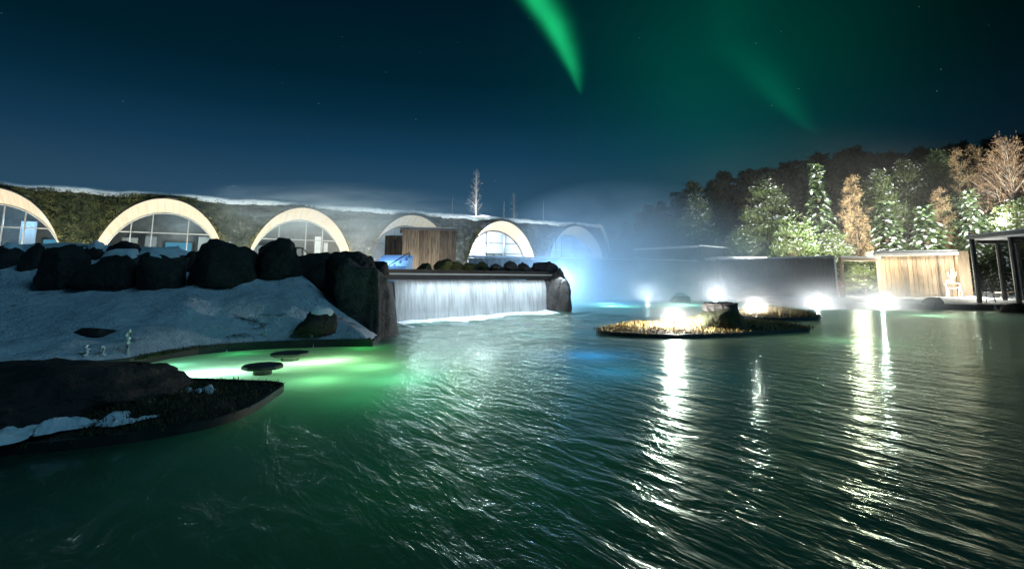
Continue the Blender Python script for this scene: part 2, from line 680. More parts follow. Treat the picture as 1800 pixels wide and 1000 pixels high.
# falling water
m = bpy.data.materials.new('fallwater')
m.use_nodes = True
t = NT(m.node_tree)
t.n.clear()
v = t.coord('UV')
st = t.noise(t.mapping(v, scale=(110, 1.4, 1)), 1.0, 4, .6)
st2 = t.noise(t.mapping(v, scale=(17, .7, 1)), 1.0, 4, .65)
dens = t.math('ADD', t.math('MULTIPLY', st, .5), t.math('MULTIPLY', st2, .6))
alpha = t.ramp(dens, [(.38, .45), (.62, .98)])
df = t.node('ShaderNodeBsdfDiffuse')
df.inputs[0].default_value = (.82, .87, .90, 1)
tl = t.node('ShaderNodeBsdfTranslucent')
tl.inputs[0].default_value = (.82, .87, .90, 1)
m1 = t.node('ShaderNodeMixShader')
m1.inputs[0].default_value = .45
t.l.new(df.outputs[0], m1.inputs[1])
t.l.new(tl.outputs[0], m1.inputs[2])
tr = t.node('ShaderNodeBsdfTransparent')
m2 = t.node('ShaderNodeMixShader')
t.l.new(alpha, m2.inputs[0])
t.l.new(tr.outputs[0], m2.inputs[1])
t.l.new(m1.outputs[0], m2.inputs[2])
ou = t.node('ShaderNodeOutputMaterial')
t.l.new(m2.outputs[0], ou.inputs[0])
M['fallwater'] = m
simple('foam', (.72, .78, .80), (.86, .90, .92), 9, .8, .8, .04)


def volume_mat(name, density, colr=(1, 1, 1), aniso=0.0, shaped=False, nscale=2.0, lo=.40, hi=.75, power=1.0, stretch=(1, 1, 1)):
    m = bpy.data.materials.new(name)
    m.use_nodes = True
    t = NT(m.node_tree)
    t.n.clear()
    pv = t.node('ShaderNodeVolumePrincipled')
    pv.inputs['Color'].default_value = (*colr, 1)
    pv.inputs['Anisotropy'].default_value = aniso
    pv.inputs['Density'].default_value = density
    if shaped:
        v = t.coord('Object')                      # unit ball domain
        ln = t.node('ShaderNodeVectorMath', operation='LENGTH')
        t.l.new(v, ln.inputs[0])
        fall = t.math('SUBTRACT', 1.0, ln.outputs['Value'], clamp=True)
        fall = t.math('POWER', fall, power)
        nz = t.ramp(t.noise(t.mapping(v, scale=stretch), nscale, 3, .6, .6), [(lo, .12), (hi, 1.0)])
        t.l.new(t.math('MULTIPLY', t.math('MULTIPLY', fall, nz), density), pv.inputs['Density'])
    ou = t.node('ShaderNodeOutputMaterial')
    t.l.new(pv.outputs[0], ou.inputs['Volume'])
    M[name] = m
    return m



# ------------------------------------------------------------------ key positions
FALL0 = onz(688, 570)          # left foot of the fall
FALL1 = onz(985, 546.5)
FENCE_A = Vector((-2.4, 28.4, 0))
FENCE_B = Vector((13.35, 36.0, 0))
FENCE_C = Vector((18.45, 29.2, 0))
RIM = .12

shore_px = [(228, 632), (262, 625), (300, 617), (350, 610.5), (400, 606), (450, 603), (500, 601), (560, 599), (610, 598), (652, 598)]
shore_l = [onz(px, py, RIM).xy for px, py in shore_px]
shore_pts = [Vector((-16, 0)), Vector((-9.5, 3.9)), Vector((-6.9, 6.2))] + shore_l + [
    Vector((-3.02, 12.2)), Vector((FALL0.x - .05, FALL0.y)), FALL1.xy, Vector((2.45, 22.3)), Vector((2.0, 28.0)), Vector((.6, 30.4)),
    Vector((5.0, 33.0)), Vector((10.0, 34.0)), Vector((13.0, 32.2)), Vector((13.8, 26.5)), Vector((14.0, 23.8)), Vector((16.5, 22.8)),
    Vector((20, 21.9)), Vector((24, 20.9)), Vector((48, 18)), Vector((48, -12)), Vector((-16, -12))]
POOL = np.array([(p[0], p[1]) for p in shore_pts])


def sdf_poly(P, X, Y):
    """signed distance, negative inside"""
    X = np.asarray(X, float)
    Y = np.asarray(Y, float)
    d = np.full(X.shape, 1e9)
    ins = np.zeros(X.shape, bool)
    n = len(P)
    for i in range(n):
        ax, ay = P[i]
        bx, by = P[(i + 1) % n]
        ex, ey = bx - ax, by - ay
        L = ex * ex + ey * ey + 1e-12
        tt = np.clip(((X - ax) * ex + (Y - ay) * ey) / L, 0, 1)
        d = np.minimum(d, (X - ax - tt * ex) ** 2 + (Y - ay - tt * ey) ** 2)
        cond = (ay > Y) != (by > Y)
        xi = ax + (Y - ay) / (by - ay + 1e-12) * ex
        ins ^= cond & (X < xi)
    return np.where(ins, -1, 1) * np.sqrt(d)


def sstep(a, b, x):
    q = np.clip((x - a) / (b - a), 0, 1)
    return q * q * (3 - 2 * q)


def ground_h(X, Y):
    X = np.asarray(X, float)
    Y = np.asarray(Y, float)
    d = sdf_poly(POOL, X, Y)
    nz = vnoise(X, Y, .45, 1) * .10 + (.5 - np.abs(vnoise(X + .4 * Y, Y * 1.6, .9, 2))) * .16 + vnoise(X, Y, 2.6, 3) * .04 + vnoise(X, Y, 6.0, 5) * .018
    bank = np.interp(Y, [4, 7, 8.3, 8.8, 10, 11.3, 11.9, 12.6, 14.2, 60], [.16, .2, .28, .42, .76, 1.15, 1.36, 1.48, 1.22, 1.22])
    bank = bank + .75 * np.exp(-((Y - 13.2) / 1.0) ** 2) * (1 - sstep(-9.2, -6.8, X))
    b2 = .10 + .62 * np.maximum(d, 0)
    hk = np.clip(.5 + .5 * (b2 - bank) / .35, 0, 1)
    bank = b2 * (1 - hk) + bank * hk - .35 * hk * (1 - hk) * .5
    bank = bank + nz * sstep(.1, 1.0, d) * np.where(Y > 13.5, .3, 1.0)
    hill = .22 + sstep(33, 75, Y) * (2.0 + np.clip(X - 5, 0, 60) * .06) + nz * .8 * sstep(.2, 2, d)
    fx = FENCE_B - FENCE_A
    side = (Y - FENCE_A.y) * fx.x - (X - FENCE_A.x) * fx.y      # >0 behind the left fence
    upper = np.where((X < 2.4) & (Y < 28.6), 1.0, 0.0)
    upper = np.maximum(upper, np.where(side > 0.2, 1.0, 0.0) * (1 - sstep(12, 20, X)))
    z = upper * bank + (1 - upper) * hill
    return np.where(d < 0.0, -1.35, z)


def gz(x, y):
    return float(ground_h(np.array([x]), np.array([y]))[0])


def ground_hit(px, py):
    """where a sight line meets the bank"""
    d = ray(px, py)
    ys_ = np.arange(4.0, 20.0, .02)
    k = ys_ / d.y
    z_ = CAMH + d.z * k
    gh = ground_h(d.x * k, ys_)
    i = int(np.argmax(z_ <= gh))
    return Vector((d.x * k[i], ys_[i], gh[i]))


# ------------------------------------------------------------------ ground sheet
xs = np.unique(np.round(np.concatenate([np.linspace(-200, -20, 14), np.arange(-20, -8, .4), np.arange(-8, -2, .07), np.arange(-2, 3.2, .15), np.arange(3.2, 32, .4), np.linspace(32, 220, 22)]), 3))
ys = np.unique(np.round(np.concatenate([np.linspace(-14, 3.4, 14), np.arange(3.4, 12.6, .07), np.arange(12.6, 24, .2), np.arange(24, 45, .45), np.linspace(45, 400, 40)]), 3))
GX, GY = np.meshgrid(xs, ys)
GZ = ground_h(GX, GY)
nx, ny = len(xs), len(ys)
V = np.stack([GX, GY, GZ], -1).reshape(-1, 3)
idx = np.arange(nx * ny).reshape(ny, nx)
Fq = np.stack([idx[:-1, :-1], idx[:-1, 1:], idx[1:, 1:], idx[1:, :-1]], -1).reshape(-1, 4)
g = mobj('ground', V, Fq.tolist(), M['groundsnow'], smooth=True)
tag(g, kind='structure')

pf = MB().add([(-20, -14, -1.0), (50, -14, -1.0), (50, 36, -1.0), (-20, 36, -1.0)], [(0, 1, 2, 3)]).build('pool_floor', M['pooltile'])
tag(pf, kind='structure')

# water surface (upper faces only inside the pool basin; the banks rise through it)
wx = np.unique(np.round(np.concatenate([np.linspace(-16, -3.4, 22), np.arange(-3.4, 5.0, .085), np.linspace(5.0, 48, 54)]), 4))
wy = np.unique(np.round(np.concatenate([np.linspace(-12, 8.0, 26), np.arange(8.0, 21.8, .085), np.linspace(21.8, 35, 18)]), 4))
WX, WY = np.meshgrid(wx, wy)
# churned water below the fall: real waves that die out with distance from its foot
fdir = (FALL1 - FALL0).xy.normalized()
along = (WX - FALL0.x) * fdir.x + (WY - FALL0.y) * fdir.y
across = np.abs(-(WX - FALL0.x) * fdir.y + (WY - FALL0.y) * fdir.x)
FLn = (FALL1 - FALL0).xy.length
cw = (1 - sstep(.8, 6.2, across)) * sstep(-3.0, .3, along) * (1 - sstep(FLn - .8, FLn + 1.6, along)) * sstep(8.0, 9.2, WY)
WZ = (vnoise(WX + .3 * WY, WY, 1.25, 41) * .050 + vnoise(WX - .2 * WY, WY, 2.6, 42) * .034 + vnoise(WX, WY, 5.0, 43) * .014) * cw
V = np.stack([WX, WY, WZ], -1).reshape(-1, 3)
nwx, nwy = len(wx), len(wy)
idx = np.arange(nwx * nwy).reshape(nwy, nwx)
Fq = np.stack([idx[:-1, :-1], idx[:-1, 1:], idx[1:, 1:], idx[1:, :-1]], -1).reshape(-1, 4)
wt_o = mobj('water', V, Fq.tolist(), M['water'], smooth=True)
tag(wt_o, kind='structure')


def strip_wall(name, pts, z0, z1, th, mat, parent=None, closed=False):
    """a wall following a polyline in plan; th to the left of the direction of travel"""
    pts = [Vector(p[:2]) for p in pts]
    n = len(pts)
    offs = []
    for i in range(n):
        if closed:
            d = pts[(i + 1) % n] - pts[i - 1]
        else:
            d = pts[min(i + 1, n - 1)] - pts[max(i - 1, 0)]
        d.normalize()
        offs.append(Vector((-d.y, d.x)) * th)
    vs, fs = [], []
    for p, o in zip(pts, offs):
        q = p + o
        vs += [(p.x, p.y, z0), (p.x, p.y, z1), (q.x, q.y, z1), (q.x, q.y, z0)]
    m = n if closed else n - 1
    for i in range(m):
        a, b = i * 4, ((i + 1) % n) * 4
        for k in range(4):
            k2 = (k + 1) % 4
            fs.append((a + k, b + k, b + k2, a + k2))
    if not closed:
        fs += [(0, 1, 2, 3), ((n - 1) * 4 + 3, (n - 1) * 4 + 2, (n - 1) * 4 + 1, (n - 1) * 4)]
    return mobj(name, vs, fs, mat, parent)


kerb_pts = [p for p in shore_pts[0:3]] + shore_l
kw = strip_wall('pool_wall', kerb_pts, -1.2, RIM + .02, .09, M['darkconcrete'])
tag(kw, kind='structure')
kw2 = strip_wall('pool_wall', [shore_l[-1] + Vector((.03, .02)), (-2.95, 12.0), (FALL0.x + .02, FALL0.y - .05)], -1.2, .10, .12, M['darkconcrete'])
tag(kw2, kind='structure')
kw3 = strip_wall('pool_wall', [(2.0, 28.0), (.6, 30.4), (5, 33), (10, 34), (13, 32.2), (13.8, 26.5), (14, 23.8), (16.5, 22.8), (20, 21.9), (24, 20.9), (48, 18)], -1.2, .21, .15, M['darkconcrete'])
tag(kw3, kind='structure')


# ------------------------------------------------------------------ rocks
def rock_mesh(w, d, h, seed, sub=4, block=.75, rough=1.0, flat=.35, facets=17):
    bm = bmesh.new()
    bmesh.ops.create_icosphere(bm, subdivisions=sub, radius=1)
    rnd = random.Random(seed)
    off = Vector((rnd.uniform(-50, 50), rnd.uniform(-50, 50), rnd.uniform(-50, 50)))
    cuts = []
    for k_ in range(facets):
        nrm_c = Vector((rnd.gauss(0, 1), rnd.gauss(0, 1), rnd.gauss(0, .8))).normalized()
        cuts.append((nrm_c, rnd.uniform(.66, .93)))
    for v in bm.verts:
        c = v.co.copy()
        q = Vector([math.copysign(abs(a) ** block, a) for a in c])
        for nc_, dc_ in cuts:
            e_ = q.dot(nc_) - dc_
            if e_ > 0:
                q = q - nc_ * e_ * .93
        n1 = mnoise.noise(c * 1.1 + off)
        n2 = mnoise.noise(c * 2.7 + off * 1.3)
        n3 = mnoise.noise(c * 6.5 + off * .7)
        n4 = abs(mnoise.noise(c * 3.5 - off))
        k = 1 + .16 * n1 + .08 * n2 + rough * (.045 * n3 - .10 * n4 + .03 * mnoise.noise(c * 13 + off))
        v.co = q * k
    zs = [v.co.z for v in bm.verts]
    zc = min(zs) + flat * (max(zs) - min(zs))
    for v in bm.verts:
        if v.co.z < zc:
            v.co.z = zc + (v.co.z - zc) * .25
    P = np.array([v.co for v in bm.verts])
    lo, hi = P.min(0), P.max(0)
    P = (P - (lo + hi) / 2) / (hi - lo)
    P[:, 2] += .5
    P *= np.array([w, d, h])
    Fs = [[v.index for v in f.verts] for f in bm.faces]
    bm.free()
    return P, Fs


def rock(name, label, cat, box, Y, mat, seed, depth=1.0, group=None, snow=0.0, sub=4, block=.75, rough=1.0, sink=.06, rotz=0.0, loc=None, size=None, facets=17):
    """a boulder filling the picture box (x0, x1, ytop, ybottom) at distance Y"""
    if box:
        x0, x1, yt, yb = box
        a, b = at(x0, yb, Y), at(x1, yt, Y)
        w, h = b.x - a.x, b.z - a.z
        base = Vector(((a.x + b.x) / 2, Y, a.z - sink))
        h += sink
        d = w * depth
    else:
        w, d, h = size
        base = Vector(loc)
    P, Fs = rock_mesh(w, d, h, seed, sub, block, rough, facets=facets)
    o = mobj(name, P, Fs, mat, smooth=True, loc=base)
    o.rotation_euler = (0, 0, rotz)
    tag(o, label, cat, group)
    if snow:
        P = np.array(P)
        me = o.data
        sel = [p for p in me.polygons if p.normal.z > .55 and p.center.z > h * (1 - snow) and
               mnoise.noise(Vector(p.center) * 2.2 / max(w, .4) + Vector((seed, 0, 0))) > -.45]
        if sel:
            used = {}
            vs, fs = [], []
            edge = {}
            for p in sel:
                for k in p.edge_keys:
                    edge[k] = edge.get(k, 0) + 1
            bver = {q for k, c in edge.items() if c == 1 for q in k}
            for p in sel:
                f = []
                for vi in p.vertices:
                    if vi not in used:
                        used[vi] = len(vs)
                        co = me.vertices[vi].co
                        up = -.015 if vi in bver else .05 + .05 * h
                        vs.append((co.x, co.y, co.z + up))
                    f.append(used[vi])
                fs.append(f)
            mobj('snow_cap', vs, fs, M['snow'], o, smooth=True)
    return o


GB = 'dark boulders along the top of the snow bank'
BOULD = [
    # box, Y, label, seed, depth, snow, block
    ((-22, 50, 431, 474), 12.2, 'low dark boulder at the photo edge with a small snow patch', 3, .8, .25, .8),
    ((36, 88, 426, 476), 12.0, 'round dark boulder beside the dark boulder at the photo edge', 5, .9, 0, .85),
    ((74, 156, 429, 501), 11.3, 'tall leaning dark boulder with snow running down both its sides', 8, .8, 0, .8),
    ((138, 254, 442, 500), 11.2, 'wide flat-topped dark boulder under a snow cap', 12, .7, .28, .55),
    ((244, 322, 443, 505), 11.1, 'squarish dark boulder with a curved snow cap', 17, .8, .3, .6),
    ((188, 250, 424, 448), 12.5, 'rounded dark boulder lying behind the wide flat-topped boulder', 21, .8, 0, .85),
    ((138, 198, 427, 452), 12.6, 'low dark boulder wedged behind the leaning boulder', 22, .8, .3, .8),
    ((248, 336, 437, 474), 12.3, 'broad low dark boulder behind the squarish snow-capped boulder', 25, .8, .25, .8),
    ((322, 352, 441, 466), 12.2, 'small dark stone against the foot of the largest bank boulder', 27, .8, 0, .8),
    ((334, 457, 419, 500), 11.4, 'largest dark boulder on the snow bank in front of an arch foot', 30, .8, 0, .8),
    ((448, 532, 417, 484), 11.9, 'dark domed boulder standing in front of the handrail', 34, .9, 0, .8),
    ((518, 602, 443, 500), 12.4, 'dark low boulder linking the domed boulder to the cliff rock', 38, .9, 0, .75),
]
for bx, Y, lb, sd, dp, sn, bl in BOULD:
    rock('boulder', lb, 'boulder', bx, Y, M['basalt'], sd, dp, GB, sn, 4, bl, sink=.18)

GC = 'lava rocks beside the waterfall'
rock('lava_rock', 'big dark lava rock with a rounded top forming the near end of the waterfall', 'rock', (566, 668, 440, 552), 12.3, M['basalt'], 41, .9, GC, 0, 5, .7, facets=8)
rock('lava_rock', 'tall black lava rock at the water edge with pale streaks on its wet side', 'rock', (594, 697, 455, 604), 12.0, M['lava'], 44, 1.5, GC, 0, 5, .5, sink=.2, facets=5)
rock('lava_rock', 'small square lava stone on the shoulder of the cliff rock', 'rock', (650, 684, 459, 482), 13.0, M['basalt'], 47, .9, GC, 0, 3, .6)
rock('boulder', 'small dark boulder with a snowy crown by the green lit cove', 'boulder', (517, 593, 544, 584), ground_hit(555, 583).y, M['basalt'], 50, .9, None, .22, 4, .8)
rock('flat_stone', 'flat dark stone poking out of the snow bank', 'stone', (133, 201, 575, 588), ground_hit(166, 587).y, M['basalt'], 53, .5, None, 0, 3, .8)

# far end of the fall: a stack of grey lava stones
rock('lava_rock', 'top grey lava stone of the stack at the far end of the waterfall', 'rock', (922, 986, 459, 506), 20.9, M['lava'], 61, .8, GC, 0, 4, .62, sink=.2)
rock('lava_rock', 'tall grey lava column closing the far end of the waterfall', 'rock', (952, 1000, 470, 551), 20.55, M['lava'], 63, .8, GC, 0, 4, .55, sink=.2)
rock('lava_rock', 'low grey lava stone at the outer corner of the far stack', 'rock', (974, 1005, 490, 551), 20.4, M['lava'], 66, .9, GC, 0, 4, .6, sink=.2)
rock('lava_rock', 'grey lava stone tucked under the beam end beside the far column', 'rock', (944, 972, 488, 552), 20.35, M['lava'], 68, .6, GC, 0, 4, .65, sink=.2)

# stones above the fall
GM = 'stones lying on the ledge above the waterfall'
for bx, lb, sd, mt, Y_ in [
    ((730, 762, 462, 478), 'small mossy stone nearest the timber hut corner', 71, 'mossrock', 17.3),
    ((762, 797, 454, 478), 'tallest green mossy stone above the waterfall', 73, 'mossrock', 17.9),
    ((790, 816, 459, 478), 'upright mossy stone leaning on the tallest mossy stone', 74, 'mossrock', 18.2),
    ((812, 842, 462, 478), 'low mossy stone just past the upright mossy stone', 75, 'mossrock', 18.4),
    ((836, 862, 460, 479), 'half mossy half bare stone at the middle of the ledge', 77, 'mossrock', 18.9),
    ((857, 890, 463, 479), 'bare grey stone next to the half mossy stone', 79, 'lava', 19.2),
    ((884, 912, 458, 480), 'pointed bare grey stone in the row on the ledge', 80, 'lava', 19.6),
    ((906, 940, 460, 481), 'bare grey stone nearest the far rock stack', 81, 'lava', 20.0),
]:
    rock('ledge_stone', lb, 'stone', bx, Y_, M[mt], sd, .8, GM, 0, 4, .85, 1.8, sink=.12)

# ------------------------------------------------------------------ earth-sheltered building with arches
A2 = Vector((-18.6, 27.0))
A6 = Vector((5.28, 41.3))
fd = A6 - A2
SP = fd.length / 4
BROT = math.atan2(fd.y, fd.x)
FLOOR = 1.25
bld = thing('bathhouse', 'long turf covered bathhouse with six round arches and a snowy roof edge', 'building', (A2.x, A2.y, 0), BROT)


def bloc(x, y, z):
    v = Matrix.Rotation(BROT, 3, 'Z') @ Vector((x, y, z))
    return Vector((v.x + A2.x, v.y + A2.y, v.z))


W0, H0 = 3.06, 4.29
W1, H1, DEP = 2.93, 3.66, 1.2
centers = [(k - 2) * SP for k in range(0, 7)]
ROOFZ = 5.72
XEND = 4.52 * SP


def top_z(x):
    return ROOFZ - 3.6 * np.clip((x - (XEND - .9)) / 1.3, 0, 1) ** 1.8 + .06 * vnoise(x, x * 0, .9, 4)


def arch_low(x, w=W0, h=H0):
    z = np.full(np.shape(x), FLOOR - .6)
    for c in centers:
        u = (x - c) / w
        q = np.where(np.abs(u) < 1, FLOOR + .05 + h * np.sqrt(np.maximum(0, 1 - u * u)), FLOOR - .6)
        z = np.maximum(z, q)
    return z


H0 = H0  # apex above camera level
xs_f = set(np.round(np.arange(-3.0 * SP, XEND + .45, .14), 4))
for c in centers:
    for a in np.linspace(0, math.pi, 41):
        xs_f.add(round(c + W0 * math.cos(a), 4))
    xs_f.add(round(c - W0 - .003, 4))
    xs_f.add(round(c + W0 + .003, 4))
xs_f = np.array(sorted(x for x in xs_f if -3.0 * SP <= x <= XEND + .45))
lowz = arch_low(xs_f)
NZ = 20
rows = []
for j in range(NZ + 1):
    s = j / NZ
    z = lowz + (top_z(xs_f) - lowz) * s
    y = -.14 * vnoise(xs_f, z, 1.1, 6) - .09 * vnoise(xs_f, z, 2.7, 7) - .05 * vnoise(xs_f, z, 6, 8)
    y = y * min(1, s * 4) + .5 * s * s          # batter: leans back towards the roof
    rows.append(np.stack([xs_f, y, z], -1))
V = np.concatenate(rows)
n = len(xs_f)
Fq = []
for j in range(NZ):
    for i in range(n - 1):
        Fq.append((j * n + i, j * n + i + 1, (j + 1) * n + i + 1, (j + 1) * n + i))
wall = mobj('turf_wall', V, Fq, M['turf'], bld, smooth=True)

# soffits: flared planked reveals, one per arch
NA = 48


def soffit(c, name='arch_lining'):
    vs, fs, uv = [], [], []
    for i in range(NA + 1):
        a = math.pi * i / NA
        ca, sa = math.cos(a), math.sin(a)
        vs.append((c + W0 * ca * .995, .02, FLOOR + .05 + H0 * sa * .995))
        vs.append((c + W1 * ca, DEP, FLOOR + .05 + H1 * sa))
        uv += [(i / NA * 9, 0), (i / NA * 9, 1)]
    for i in range(NA):
        fs.append((i * 2, i * 2 + 1, i * 2 + 3, i * 2 + 2))
    o = mobj(name, vs, fs, M['soffit'], bld, smooth=True)
    ul = o.data.uv_layers.new(name='UVMap')
    for lp in o.data.loops:
        ul.data[lp.index].uv = uv[lp.vertex_index]
    # thin metal lip at the mouth of the arch
    lip = MB()
    lip.tube([(c + W0 * math.cos(math.pi * i / NA) * 1.0, -.03, FLOOR + .05 + H0 * math.sin(math.pi * i / NA)) for i in range(NA + 1)], .035, 5)
    lip.build('arch_edge', M['steel'], o)
    return o


def arch_front(c, vbars, hbars, frame_mat, door=None, tint=None):
    """glazed screen inside the arch: frame bars and one pane per opening"""
    xs_ = [-W1] + list(vbars) + [W1]
    zs_ = [0.0] + list(hbars) + [H1 + .1]
    yb = DEP + .02

    def zt(x):
        return H1 * math.sqrt(max(0, 1 - (x / W1) ** 2))
    fr = MB()
    for x in vbars:
        fr.box(c + x - .025, c + x + .025, yb - .05, yb + .05, FLOOR, FLOOR + .05 + zt(x) + .02)
    for z in hbars:
        hw = W1 * math.sqrt(max(0, 1 - (z / H1) ** 2))
        fr.box(c - hw, c + hw, yb - .04, yb + .04, FLOOR + z - .028, FLOOR + z + .028)
    fr.tube([(c + W1 * .99 * math.cos(math.pi * i / NA), yb, FLOOR + .05 + H1 * .99 * math.sin(math.pi * i / NA)) for i in range(NA + 1)], .05, 5)
    fo = fr.build('window_frame', frame_mat, bld)
    for i in range(len(xs_) - 1):
        for j in range(len(zs_) - 1):
            x0, x1, z0, z1 = xs_[i], xs_[i + 1], zs_[j], zs_[j + 1]
            sx_ = np.linspace(x0, x1, 10)
            tp = [min(z1, zt(x)) for x in sx_]
            keep = [(x, tz) for x, tz in zip(sx_, tp) if tz > z0 + .02]
            if len(keep) < 2:
                continue
            vs = [(c + x, yb, FLOOR + z0) for x, _ in keep] + [(c + x, yb, FLOOR + tz) for x, tz in keep]
            m_ = len(keep)
            fs = [(q, q + 1, m_ + q + 1, m_ + q) for q in range(m_ - 1)]
            mobj('pane', vs, fs, M['glass'], fo)
    # room behind: floor, walls
    rm = MB()
    x0, x1, y0, y1, z0, z1 = c - W1 - .2, c + W1 + .2, DEP + .1, DEP + 3.6, FLOOR - .02, FLOOR + H1 + .3
    rm.add([(x0, y0, z0), (x1, y0, z0), (x1, y1, z0), (x0, y1, z0), (x0, y0, z1), (x1, y0, z1), (x1, y1, z1), (x0, y1, z1)],
           [(0, 1, 2, 3), (4, 7, 6, 5), (1, 5, 6, 2), (3, 2, 6, 7), (0, 3, 7, 4)])
    rm.build('room', M['plaster'], bld)
    return fo


def inner_door(c, x, w, h, mat, fmat, y=None):
    y = DEP + 3.5 if y is None else y
    f = MB()
    f.box(c + x - .07, c + x, y - .08, y + .02, FLOOR, FLOOR + h + .07)
    f.box(c + x + w, c + x + w + .07, y - .08, y + .02, FLOOR, FLOOR + h + .07)
    f.box(c + x, c + x + w, y - .08, y + .02, FLOOR + h, FLOOR + h + .07)
    o = f.build('inner_door', fmat, bld)
    MB().box(c + x + .002, c + x + w - .002, y - .03, y - .01, FLOOR, FLOOR + h - .002).build('door_glass', mat, o)
    return o


cs = {k: (k - 2) * SP for k in range(0, 7)}
for k in range(1, 7):
    soffit(cs[k])
arch_front(cs[1], [-1.0, .35, 1.15], [2.55], M['framepaint'])
arch_front(cs[2], [-1.55, -.62, 1.05], [2.55], M['framepaint'])
arch_front(cs[3], [-1.2, .35, 1.35], [2.45], M['framepaint'])
arch_front(cs[4], [-.9, .6], [2.4], M['darkmetal'])
arch_front(cs[5], [-.75, .85], [1.95, 2.75], M['darkmetal'])
arch_front(cs[6], [-1.2, -.6, .4], [2.4], M['framepaint'])
inner_door(cs[2], -.15, 1.35, 2.25, M['blue_window'], M['darkmetal'])
inner_door(cs[1], 1.2, 1.4, 2.2, M['blue_window'], M['darkmetal'])
inner_door(cs[5], -.55, .6, 1.9, M['whitepaint'], M['darkmetal'], DEP + .3)
inner_door(cs[5], .12, .6, 1.9, M['whitepaint'], M['darkmetal'], DEP + .3)

def back_panel(name, c, x0, x1, h, mat, y=DEP + 2.6):
    return MB().box(c + x0, c + x1, y, y + .06, FLOOR, FLOOR + h).build(name, mat, bld)


back_panel('curtain', cs[1], -2.3, -.55, 3.0, M['curtain'])
back_panel('curtain', cs[1], .40, 1.05, 3.1, M['curtain'])
back_panel('partition', cs[2], -2.2, -1.45, 2.4, M['framepaint'])
back_panel('partition', cs[2], -1.1, -.55, 2.5, M['curtain'])
back_panel('partition', cs[2], 1.55, 2.4, 2.6, M['framepaint'])
back_panel('curtain', cs[3], 1.35, 1.75, 2.9, M['whitepaint'])
back_panel('curtain', cs[3], 1.95, 2.2, 2.5, M['whitepaint'])
back_panel('partition', cs[3], -2.3, -1.0, 2.2, M['curtain'])
back_panel('partition', cs[6], -1.3, -.9, 2.6, M['whitepaint'])
back_panel('partition', cs[6], -.6, -.2, 2.6, M['whitepaint'])

# end wall, roof slab and back so that the building is closed
rv = []
xr = np.arange(-3.0 * SP, XEND + .45, .35)
front = np.stack([xr, np.full_like(xr, .5), top_z(xr) - .02], -1)
rowsr = [front]
for yy, dzz in ((1.5, .25), (4, .55), (8, .7), (13, .3), (18, -4)):
    rowsr.append(np.stack([xr, np.full_like(xr, yy), top_z(xr) + dzz + .12 * vnoise(xr, xr * 0 + yy, .5, 9)], -1))
n = len(xr)
V = np.concatenate(rowsr)
Fq = [(j * n + i, j * n + i + 1, (j + 1) * n + i + 1, (j + 1) * n + i) for j in range(len(rowsr) - 1) for i in range(n - 1)]
roof = mobj('roof', V, Fq, M['snow'], bld, smooth=True)
# snow lip hanging over the roof edge
xe = np.arange(-3.0 * SP, XEND + .1, .10)
tz = top_z(xe)
lipd = .08 + .10 * (vnoise(xe, xe * 0, 1.7, 11) * .5 + .5) + .08 * (vnoise(xe, xe * 0, 5.1, 12) * .5 + .5)
prof = [(.62, .10), (.42, .20), (.20, .17), (.12, .04), (.22, None), (.5, -.05)]
V = []
for (yy, zz) in prof:
    zrow = tz + zz if zz is not None else tz - lipd
    V.append(np.stack([xe, yy + .05 * vnoise(xe, xe * 0 + yy, 2.2, 13), zrow + .03 * vnoise(xe, xe * 0 + yy, 3, 14)], -1))
n = len(xe)
Fq = [(j * n + i, j * n + i + 1, (j + 1) * n + i + 1, (j + 1) * n + i) for j in range(len(prof) - 1) for i in range(n - 1)]
mobj('roof_snow', np.concatenate(V), Fq, M['snow'], bld, smooth=True)

# heather and grass leaves on the turf wall
rng = np.random.default_rng(4)


def wall_xy(N, x0, x1, near_arch=0.0):
    x = rng.uniform(x0, x1, N * 2)
    lo, hi = arch_low(x), top_z(x)
    z = lo + (hi - lo) * rng.uniform(0.0, 1.0, N * 2)
    ok = (hi - lo) > .1
    return x[ok][:N], z[ok][:N]


def leafset(x, z, lmin, lmax, yb=-.1):
    n = len(x)
    c = np.stack([x, yb - rng.uniform(0, .12, n) + .35 * ((z - 2) / 4) ** 2 * 1.0, z], -1)
    a = unit(np.stack([rng.normal(0, .7, n), rng.normal(-.7, .3, n), rng.normal(.25, .7, n)], -1)) * rng.uniform(lmin, lmax, n)[:, None]
    b = unit(np.cross(a, rng.normal(size=(n, 3)))) * (np.linalg.norm(a, axis=1) * rng.uniform(.2, .4, n))[:, None]
    return rhombs(c, a, b)


x1_, z1_ = wall_xy(13000, -2.2 * SP, .2 * SP)
x2_, z2_ = wall_xy(2600, .2 * SP, XEND - .3)
# rim tufts by the arches
xt, zt_ = [], []
for k in (0, 1, 2, 3, 4, 5, 6):
    a = rng.uniform(0.02, .98, 800) * math.pi
    rr = 1.0 + np.abs(rng.normal(0, .022, 800)) + .004
    xt.append(cs[k] + W0 * np.cos(a) * rr)
    zt_.append(FLOOR + .05 + H0 * np.sin(a) * rr)
x3_, z3_ = np.concatenate(xt), np.concatenate(zt_)
Vs, Fs, b = [], [], 0
for (x, z, l0, l1) in ((x1_, z1_, .03, .085), (x2_, z2_, .03, .08), (x3_, z3_, .04, .13)):
    v_, f_ = leafset(x, z, l0, l1)
    Vs.append(v_)
    Fs.append(f_ + b)
    b += len(v_)
hv = mobj('heather', np.concatenate(Vs), np.concatenate(Fs).tolist(), M['turfleaf'], bld)
hv['kind'] = 'stuff'

